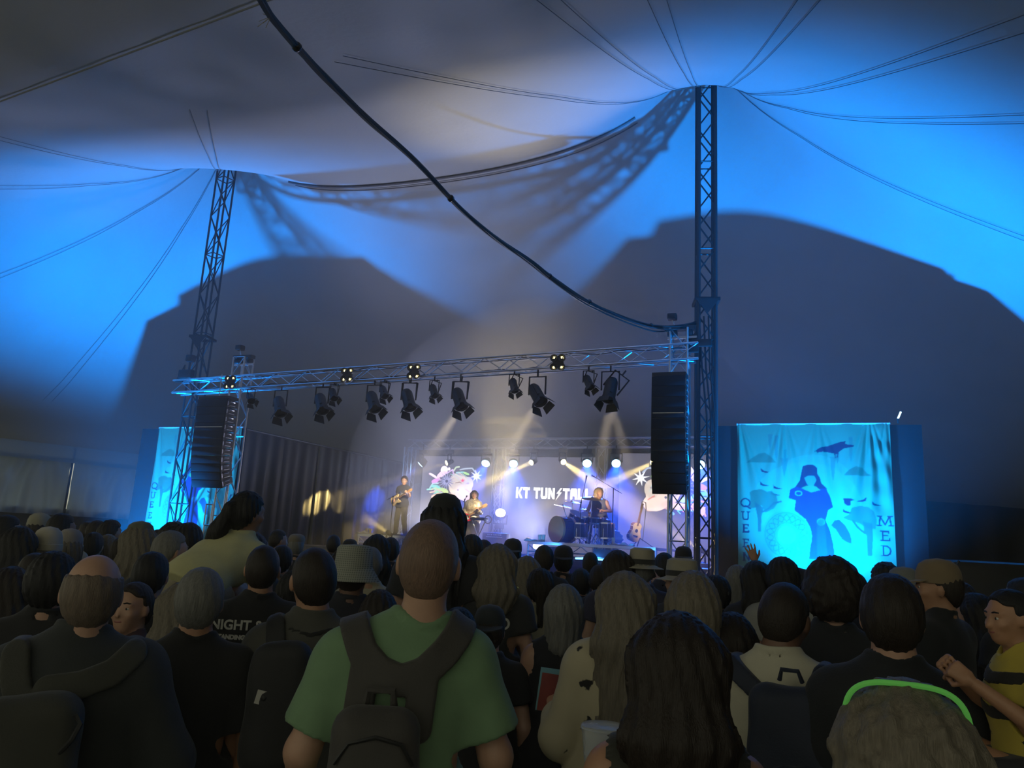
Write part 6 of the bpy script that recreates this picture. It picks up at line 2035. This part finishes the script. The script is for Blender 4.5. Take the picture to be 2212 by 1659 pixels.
# ---- guitarist on the left riser
gz = RZ - .02
gp, gs = loc_of(868, 1100, 3.9, gz)
J = arms(False, 'down', 1.0, elR=(.26, -.04, 1.14), wrR=(.15, .20, 1.04), elL=(-.27, .05, 1.16), wrL=(-.33, .26, 1.22), hands=('grip', 'grip'), knL=(-.13, .03, .49), knR=(.13, .02, .49), anL=(-.17, -.02, .08), anR=(.17, -.02, .08), head=rotm(28, -14), palmL=(0, -1, .3), palmR=(0, -1, 0))
gy = FACE - .15
gt = person("guitarist in a black tee looking down on the left riser", gp, gy, J, 'guitarist', scale=1.0, hair='mop', hc='brown', shirt=(.03, .03, .034), pants=(.06, .055, .05), vox=.013, sk='fair')
me_ = text_mesh("TOR", .10, m_printw, "print", .001, .003, 'CENTER')
sh = [c for c in gt.children if c.name.startswith('shirt')][0]
fr_ = text_mesh("TOR", .10, m_printw, "chest_print", .001, .003, 'CENTER')
bv = BVHTree.FromPolygons([v.co for v in sh.data.vertices], [p.vertices for p in sh.data.polygons])
for v in fr_.vertices:
    h = bv.ray_cast(Vector((-v.co.x, .8, v.co.y + 1.17)), Vector((0, -1, 0)))
    v.co = Vector((-v.co.x, (h[0].y if h[0] else .14) + .004, v.co.y + 1.17))
link("chest_print", fr_, sh)
gM = Matrix.Translation(gp) @ Matrix.Rotation(gy, 4, 'Z')
nd = Vector((-.86, .18, .40)).normalized(); fy = Vector((0.1, 1, 0)); fy = (fy - nd * fy.dot(nd)).normalized(); zz = nd.cross(fy)
GM = Matrix(((nd.x, fy.x, zz.x, .10), (nd.y, fy.y, zz.y, .20), (nd.z, fy.z, zz.z, 1.03), (0, 0, 0, 1)))
guitar("cream electric guitar slung on the guitarist", gM @ GM, STRAT, mat("cream_lacquer", (.55, .42, .20), rough=.25), mat("cream_guard", (.55, .50, .38), rough=.4))
link("guitar_strap", strap_mesh(J, [[(.16, 1.10), (.0, 1.28), (-.13, 1.46)]], .05, m_sling, "guitar_strap", off=.024, th=.01, vox=.011), gt)
mic_stand("straight microphone stand before the guitarist", loc_of(847, 1100, 2.7, DK)[0], 1.45, boom=(.10, .12, .08))
# pedal board
pb = thing("pedal_board", "guitarist's pedal board lying on the left riser", "pedal board", S(gs + .15, 3.25, gz), SANG)
MB().bbox((0, 0, .02), (.62, .28, .03), .008).build("board", m_blk, pb)
for k in range(4):
    MB().bbox((-.22 + .145 * k, 0, .055), (.10, .16, .045), .008).build("pedal", [m_alu, m_white, m_blk_gloss, m_alu][k], pb)

# ---- singer
sp, ss_ = loc_of(1022, 1100, 3.1, DK)
J = arms(True, 'down', 1.0, elR=(.25, .0, 1.14), wrR=(.15, .20, .98), elL=(-.24, .10, 1.15), wrL=(-.24, .32, 1.20), hands=('grip', 'grip'), head=rotm(18, 2), palmL=(0, -1, .3), palmR=(0, -1, 0))
sy = FACE + .10
m_lame = mat("gold_lame", (.42, .36, .24), rough=.35, metal=.55, var=.6, scale=20, bump=.5, bscale=30)
sg = person("singer in a shimmering gold dress at the microphone with a red guitar", sp, sy, J, 'singer', scale=.98, hair='long', hc='brown', shirt_m=m_lame, sleeve=1.6, off=.03, pants=(.30, .25, .16), plen=.6, skirt=True, vox=.012, sk='tan', loose=.01)
gM = Matrix.Translation(sp) @ Matrix.Rotation(sy, 4, 'Z') @ Matrix.Scale(.98, 4)
nd = Vector((-.80, .15, .50)).normalized(); fy = Vector((.1, 1, 0)); fy = (fy - nd * fy.dot(nd)).normalized(); zz = nd.cross(fy)
GM = Matrix(((nd.x, fy.x, zz.x, .13), (nd.y, fy.y, zz.y, .21), (nd.z, fy.z, zz.z, .97), (0, 0, 0, 1)))
guitar("red angular electric guitar slung on the singer", gM @ GM, ANGLE, mat("red_lacquer", (.45, .02, .025), rough=.2), mat("white_guard", (.5, .5, .5), rough=.4))
mic_stand("singer's microphone stand at the centre of the stage", S(ss_ - .02, 2.55, DK), 1.42, boom=(.02, .20, .07))
# percussion sampler on a stand
sm_ = thing("sampler", "small black sampler on a stand before the singer", "sampler", S(ss_ + .34, 2.75, DK), SANG)
MB().bbox((0, 0, .93), (.42, .28, .07), .015).build("case", m_blk, sm_)
for k in range(6):
    MB().box((-.12 + .12 * (k % 3), -.05 + .1 * (k // 3), .968), (.09, .08, .008)).build("pad", m_steel, sm_)
for a, b in (((-.2, 0, 0), (.2, 0, .9)), ((.2, 0, 0), (-.2, 0, .9))):
    rod("leg", sm_, a, b, .014, m_alu)
tb = thing("tambourine", "brass tambourine hanging by the sampler", "tambourine", S(ss_ + .62, 2.7, DK + .92), SANG)
MB().tube([(.10 * cos(a), 0, .10 * sin(a)) for a in np.linspace(0, 2 * pi, 25)], .014, 6).build("hoop", mat("brass", (.6, .42, .12), rough=.2, metal=1, var=0), tb)
for k in range(6):
    MB().lathe([(.001, -.004), (.022, -.002), (.022, .002), (.001, .004)], 10, Matrix.Translation((.10 * cos(k), 0, .10 * sin(k)))).build("jingle", m_chrome, tb)
# amplifier
am = thing("guitar_amplifier", "black guitar amplifier with a white name strip right of the singer", "amplifier", loc_of(1072, 1160, 4.6, DK)[0], SANG)
MB().bbox((0, 0, .32), (.75, .32, .60), .03).build("cabinet", m_blk, am)
MB().box((0, -.165, .24), (.66, .01, .38)).build("grille_cloth", mat("grille_cloth", (.05, .05, .055), rough=.9, bump=.5, bscale=300), am)
MB().box((0, -.172, .50), (.5, .008, .022)).build("white_strip", m_white, am)
for k, w_ in enumerate((.05, .03, .04, .02, .05, .03, .04, .06)):
    MB().box((-.19 + k * .055, -.172, .56), (w_ * .8, .006, .035)).build("name_mark", m_white, am)
for sx in (-.3, .3):
    MB().cyl((sx, 0, .0), (sx, 0, .03), .03, .03, 10).build("foot", m_blk, am)

# ---- drums
m_shell = mat("drum_shell", (.02, .02, .03), rough=.18, var=.1)
m_head = mat("drum_head", (.50, .50, .50), rough=.4, var=.05)
m_hoop = mat("wood_hoop", (.70, .34, .10), rough=.35, var=.15)
m_bronze = mat("bronze", (.45, .36, .20), rough=.25, metal=1, var=.15, scale=30)


def drum(label, c, axis, r, depth, hoop=m_chrome, front=m_head, lugs=8, cat="drum", name="drum", legs=0):
    c = Vector(c); x, y, d = frame(axis)
    R4 = Matrix((x, y, d)).transposed().to_4x4()
    D_ = thing(name, label, cat, c)
    MB().lathe([(r, -depth / 2), (r, depth / 2)], 28, R4).build("shell", m_shell, D_)
    hd_ = .05 if hoop is m_hoop else .02
    for s in (-1, 1):
        MB().lathe([(r * 1.0, s * depth / 2 - s * hd_), (r * 1.07, s * depth / 2 - s * hd_), (r * 1.07, s * (depth / 2 + .014)), (r * .96, s * (depth / 2 + .014))], 28, R4).build("hoop", hoop, D_)
        MB().lathe([(.001, s * (depth / 2 + .004)), (r * .99, s * (depth / 2 + .002)), (r * .99, s * (depth / 2 - .004))], 28, R4).build("head", front, D_)
    for k in range(lugs):
        a = 2 * pi * k / lugs
        q = (x * cos(a) + y * sin(a)) * (r * 1.035)
        rod("tension_rod", D_, q - d * depth * .5, q + d * depth * .5, .005, m_chrome, 5)
    for k in range(legs):
        a = k * 2.094
        rod("leg", D_, Vector((r * cos(a), r * sin(a), .05)), Vector((r * 1.05 * cos(a), r * 1.05 * sin(a), DKZ - c.z)), .009, m_chrome)
    return D_


def cymbal(label, c, r, tilt, base, name="cymbal"):
    """cymbal on its own tripod stand"""
    c = Vector(c); C_ = thing(name, label, "cymbal", c)
    R4 = (Matrix.Rotation(SANG, 4, 'Z') @ Matrix.Rotation(tilt[0], 4, 'X') @ Matrix.Rotation(tilt[1], 4, 'Y'))
    MB().lathe([(.001, .035), (.03, .03), (.05, .012), (r * .6, .006), (r, -.012), (r, -.015), (r * .6, .002), (.05, .008), (.001, .028)], 32, R4).build("disc", m_bronze, C_)
    MB().cyl((0, 0, .03), (0, 0, .07), .008, .006, 8).build("wing_nut", m_chrome, C_)
    b = Vector(base) - c
    rod("tube", C_, b + Vector((0, 0, .2)), Vector((0, 0, 0)), .011, m_chrome)
    for k in range(3):
        a = k * 2.094 + .3
        rod("leg", C_, b + Vector((0, 0, .32)), b + Vector((.26 * cos(a), .26 * sin(a), .01)), .010, m_chrome)
    return C_


DKZ = RZ


def dpos(px, py, t):
    return onst(px, py, t)


fwd = (-SV * .80 - SU * .60).normalized()
bd = dpos(1216, 1141, 2.75); bd.z = RZ + .335
drum("bass drum with a wooden hoop at the front of the kit", bd, fwd, .315, .42, m_hoop, mat("bass_head", (.05, .05, .06), rough=.35), 8, name="bass_drum")
for lab, px, py, t, r, d_, ax in (("upper rack tom above the bass drum", 1253, 1122, 3.1, .15, .20, (.15, -.45, 1)), ("second rack tom nearer the drummer", 1268, 1120, 3.25, .16, .22, (.05, -.45, 1)), ("small side tom left of the drummer", 1240, 1113, 3.3, .13, .16, (.2, -.5, 1))):
    q = dpos(px, py, t)
    T = drum(lab, q, ax, r, d_, lugs=6)
    rod("mount_arm", T, (0, .05, -.1), (bd - q) + Vector((.05, .1, .30)), .012, m_chrome)
q = dpos(1252, 1150, 2.8); q.z = RZ + .33
drum("floor tom left of the snare stand", q, (0, 0, 1), .19, .36, legs=3)
q = dpos(1310, 1148, 3.0); q.z = RZ + .36
drum("floor tom at the drummer's side", q, (0, 0, 1), .20, .38, legs=3)
q = dpos(1288, 1120, 3.0); q.z = RZ + .62
T = drum("brass snare drum in front of the drummer", q, (0, -.15, 1), .18, .15, lugs=8, name="snare_drum")
rod("stand_post", T, (0, 0, -.08), (0, 0, RZ - q.z + .1), .012, m_chrome)
for k in range(3):
    a = k * 2.094
    rod("stand_leg", T, (0, 0, RZ - q.z + .28), (.25 * cos(a), .25 * sin(a), RZ - q.z + .01), .010, m_chrome)
    rod("basket_arm", T, (0, 0, -.16), (.17 * cos(a), .17 * sin(a), -.07), .008, m_chrome)
for lab, px, py, t, r, ti, bx in (("large tilted ride cymbal hiding the drummer's chin", 1279, 1076, 3.1, .27, (.25, .08), 1272), ("crash cymbal left of the drum kit", 1216, 1093, 2.9, .24, (-.05, .16), 1236), ("upper crash cymbal behind the toms", 1236, 1084, 3.7, .22, (.1, .12), 1240), ("hi-hat cymbals beside the snare", 1262, 1100, 3.6, .18, (.02, .02), 1262)):
    c = dpos(px, py, t); b = dpos(bx, 1180, t); b.z = RZ
    b = S(*(st_of(b)), RZ)
    cymbal(lab, c, r, ti, b)
# drummer on a stool
dp, ds_ = loc_of(1297, 1100, 3.75, RZ)
st_ = thing("drum_stool", "round black drum stool under the drummer", "stool", dp, SANG)
MB().lathe([(.001, .44), (.17, .44), (.185, .47), (.18, .51), (.10, .53), (.001, .53)], 20).build("seat", m_blk_gloss, st_)
rod("post", st_, (0, 0, .1), (0, 0, .45), .02, m_chrome)
for k in range(3):
    rod("leg", st_, (0, 0, .28), (.25 * cos(k * 2.094), .25 * sin(k * 2.094), .01), .012, m_chrome)
J = pose(build=1.05, pelvis=(0, 0, .62), chest=(.02, .12, .93), neck=(.03, .15, 1.13), shL=(-.15, .14, 1.06), shR=(.20, .12, 1.06), elL=(-.28, .22, .84), wrL=(-.14, .42, .82), elR=(.30, .16, .82), wrR=(.24, .40, .72), hipL=(-.10, .02, .60), hipR=(.10, .02, .60), knL=(-.22, .42, .56), knR=(.20, .42, .56), anL=(-.20, .42, .10), anR=(.22, .44, .10), head=rotm(30, -4), hands=('grip', 'grip'))
dy = FACE + .12
dr_ = person("drummer with fair hair in a dark sleeveless top at the kit", dp, dy, J, 'drummer', scale=1.06, hair='wavy', hc='blond', shirt=(.05, .05, .06), tank=True, pants=(.03, .03, .06), vox=.013, sk='tan', hem=-.08)
for sfx, (wx, wy, wz), (tx, ty, tz) in (("left", (-.14, .44, .82), (-.02, .78, .86)), ("right", (.24, .42, .71), (.12, .76, .78))):
    Mq = Matrix.Translation(dp) @ Matrix.Rotation(dy, 4, 'Z') @ Matrix.Scale(1.06, 4)
    a = Mq @ Vector((wx, wy, wz)); b = Mq @ Vector((tx, ty, tz))
    sk_ = thing("drumstick", f"drumstick in the drummer's {sfx} hand", "drumstick", a)
    MB().tube([(0, 0, 0), (b - a) * .9, (b - a)], [.008, .006, .003], 6).build("shaft", m_hoop, sk_)
    MB().ball(b - a, .007, 6, 5).build("tip", m_hoop, sk_)
# overhead microphones
b = dpos(1322, 1180, 3.3); s_, t_ = st_of(b)
h_ = dpos(1322, 1055, 3.3).z - RZ
tip = dpos(1287, 1032, 3.3)
mic_stand("tall boom microphone stand arching over the drummer", S(s_, t_, RZ), h_, boom=tip - S(s_, t_, RZ + h_))
b = dpos(1252, 1180, 2.7); s_, t_ = st_of(b)
mic_stand("slanted microphone stand left of the large cymbal", S(s_, t_, RZ), dpos(1256, 1085, 2.7).z - RZ, boom=(.10, 0, .55))
# round blue light-up drum case lid behind the drummer
q = dpos(1322, 1158, 4.3)
cs = thing("cymbal_bag", "blue-lit round bag standing behind the drummer", "bag", S(*st_of(q), RZ), SANG)
F = Field((-.34, -.14, -.02), (.34, .14, .5), .014); x, y, z = F.grid()
F.F = np.sqrt((x / .30) ** 2 + ((z - .20) / .24) ** 2 + (y / .10) ** 4) - 1; F.F *= .1; F.F += .006 * np.sin(z * 60); F.cut(-z)
link("body", F.mesh("body", clothm((.20, .30, .40), .5)), cs)
MB().tube([(-.12, 0, .43), (-.08, 0, .49), (.08, 0, .49), (.12, 0, .43)], .012, 6).build("handle", m_blk, cs)

# ---- acoustic guitar on its stand
aq = dpos(1372, 1140, 2.9); s_, t_ = st_of(aq)
ST = thing("guitar_stand", "tubular black stand holding the acoustic guitar", "guitar stand", S(s_ + .08, t_ + .05, RZ), SANG)
MB().tube([(-.02, 0, .15), (.05, .03, 1.0), (.07, .02, 1.12), (.16, .02, 1.10), (.17, .03, .95), (.10, 0, .15)], .012, 6).build("frame", m_steel, ST)
for a, b in (((.03, 0, .22), (.32, .25, .01)), ((.03, 0, .22), (-.20, .22, .01)), ((.03, 0, .22), (.02, -.25, .01))):
    rod("leg", ST, a, b, .012, m_steel)
def _hw(x):
    return float(np.interp(x, [-.25, -.235, -.20, -.12, -.04, .05, .12, .18, .225, .25], [.0, .09, .155, .195, .17, .125, .135, .14, .09, .0]))


_xs = np.linspace(-.25, .25, 22)
AO = [(x_, _hw(x_)) for x_ in _xs] + [(x_, -_hw(x_)) for x_ in _xs[::-1][1:-1]]
_X = (Vector((0, 0, .97)) + SU * .22).normalized(); _Y = SU * .80 - SV * .60; _Y = (_Y - _X * _Y.dot(_X)).normalized(); _Z = _X.cross(_Y); _o = S(s_, t_ - .05, RZ + .36)
ag = thing("acoustic_guitar", "acoustic guitar with dark sides leaning on the right of the riser", "guitar", M=Matrix(((_X.x, _Y.x, _Z.x, _o.x), (_X.y, _Y.y, _Z.y, _o.y), (_X.z, _Y.z, _Z.z, _o.z), (0, 0, 0, 1))))
outline_plate(MB(), AO, .10, .004).build("body", mat("rosewood", (.14, .05, .03), rough=.25), ag)
outline_plate(MB(), [(p[0] * .985, p[1] * .985) for p in AO], .006, .001).build("soundboard", mat("spruce", (.62, .42, .16), rough=.3), ag).location = (0, .053, 0)
MB().lathe([(.001, 0), (.045, 0), (.045, .002), (.001, .002)], 20, Matrix.Translation((.04, .057, 0)) @ Matrix.Rotation(-pi / 2, 4, 'X')).build("sound_hole", m_blk, ag)
for k in range(4):
    MB().tube([(-.19 + .11 * k, -.052, -_hw(-.19 + .11 * k) - .003), (-.19 + .11 * k, .052, -_hw(-.19 + .11 * k) - .003)], .006, 4).build("side_binding", m_white, ag)
MB().box((.38, .045, 0), (.44, .025, .05)).build("neck", mat("mahogany", (.16, .07, .03), rough=.4), ag)
MB().box((.66, .04, 0), (.14, .018, .07)).build("headstock", mat("mahogany", (.16, .07, .03)), ag)
MB().box((-.09, .062, 0), (.03, .012, .13)).build("bridge", m_blk, ag)

# ---- bits and pieces on the risers
def cup(label, p, m, h=.13, r=.035, name="paper_cup"):
    c_ = thing(name, label, "cup", p)
    MB().lathe([(r * .8, 0), (r, h), (r * .94, h), (r * .76, .006), (.001, .006)], 16).build("wall", m, c_)
    MB().lathe([(r * .98, h - .008), (r * 1.06, h - .002), (r * .98, h + .004)], 16).build("rim", m, c_)
    return c_


m_card = mat("kraft_card", (.62, .48, .28), rough=.8)
for px, lab in ((1166, "left of two tan cups at the drum riser's left corner"), (1174, "right of two tan cups at the drum riser's left corner")):
    s_, t_ = st_of(dpos(px, 1165, 2.15)); cup(lab, S(s_, 2.15, RZ), m_card, .17, .045)
s_, _ = st_of(dpos(1325, 1170, 2.2)); cup("single tan cup on the drum riser below the blue bag", S(s_, 2.2, RZ), m_card, .18, .045)
for px, lab in ((791, "left of two pale cups on the guitar riser"), (799, "right of two pale cups on the guitar riser")):
    s_, _ = st_of(dpos(px, 1155, 3.15)); cup(lab, S(s_, 3.15, gz), m_card, .15, .045)


def towel(label, px, py, t, z, w=.32, seed=0):
    s_, _ = st_of(dpos(px, py, t))
    F = Field((-w, -.16, -.02), (w, .16, .16), .014); x, y, z_ = F.grid()
    rr = np.random.default_rng(seed)
    F.F = z_ - .05 - .03 * np.sin(x * 17 + rr.uniform(0, 6)) * np.cos(y * 13) - .02 * np.sin(x * 31)
    F.cut(np.abs(x) - w * .8 + .03 * np.sin(y * 30)); F.cut(np.abs(y) - .11 + .02 * np.sin(x * 22)); F.cut(-z_)
    o = link("towel", F.mesh("towel", clothm((.55, .48, .36))), None); o.location = S(s_, t, z); o.rotation_euler = (0, 0, SANG + rr.uniform(-.3, .3))
    return tag(o, label, "towel")


towel("folded cream towel beside the tan cups", 1152, 1166, 2.15, RZ, .26, 1)
towel("crumpled cream towel beside the acoustic guitar stand", 1345, 1174, 2.15, RZ, .34, 2)
towel("folded towel on the corner of the guitar riser", 785, 1156, 3.15, gz, .26, 3)
# wedge monitor with a cable on the stage front
for px, lab in ((1305, "black floor monitor wedge on the stage lip below the snare"), (1205, "black floor monitor wedge on the stage lip below the bass drum"), (905, "black floor monitor wedge on the stage lip below the guitarist")):
    s_, _ = st_of(dpos(px, 1200, 1.5))
    w_ = thing("floor_monitor", lab, "loudspeaker", S(s_, 1.5, DK), SANG)
    MB().plate([(-.26, -.18, 0), (-.26, .18, 0), (-.26, .05, .30), (-.26, -.18, .12)], (1, 0, 0), .52).build("cabinet", m_blk, w_, smooth=False)
    MB().plate([(-.23, .165, .02), (.23, .165, .02), (.23, .06, .28), (-.23, .06, .28)], (0, .92, .4), .008).build("grille", m_grille, w_, smooth=False)

# warm key light on the band from the lamps on the front truss
for (lx, ly), tgt, w in (((994, 880), gp + Vector((0, 0, 1.2)), 9500), ((1160, 872), sp + Vector((0, 0, 1.1)), 6500), ((1319, 868), dp + Vector((-.2, 0, .9)), 6000), ((1319, 868), S(12.0, 2.9, RZ + .5), 4000)):
    q = onst(lx, ly, RT - .02)
    spot("key_light", q, tgt, (1.0, 0.80, 0.52), w, 12, 1.0, 0.10)
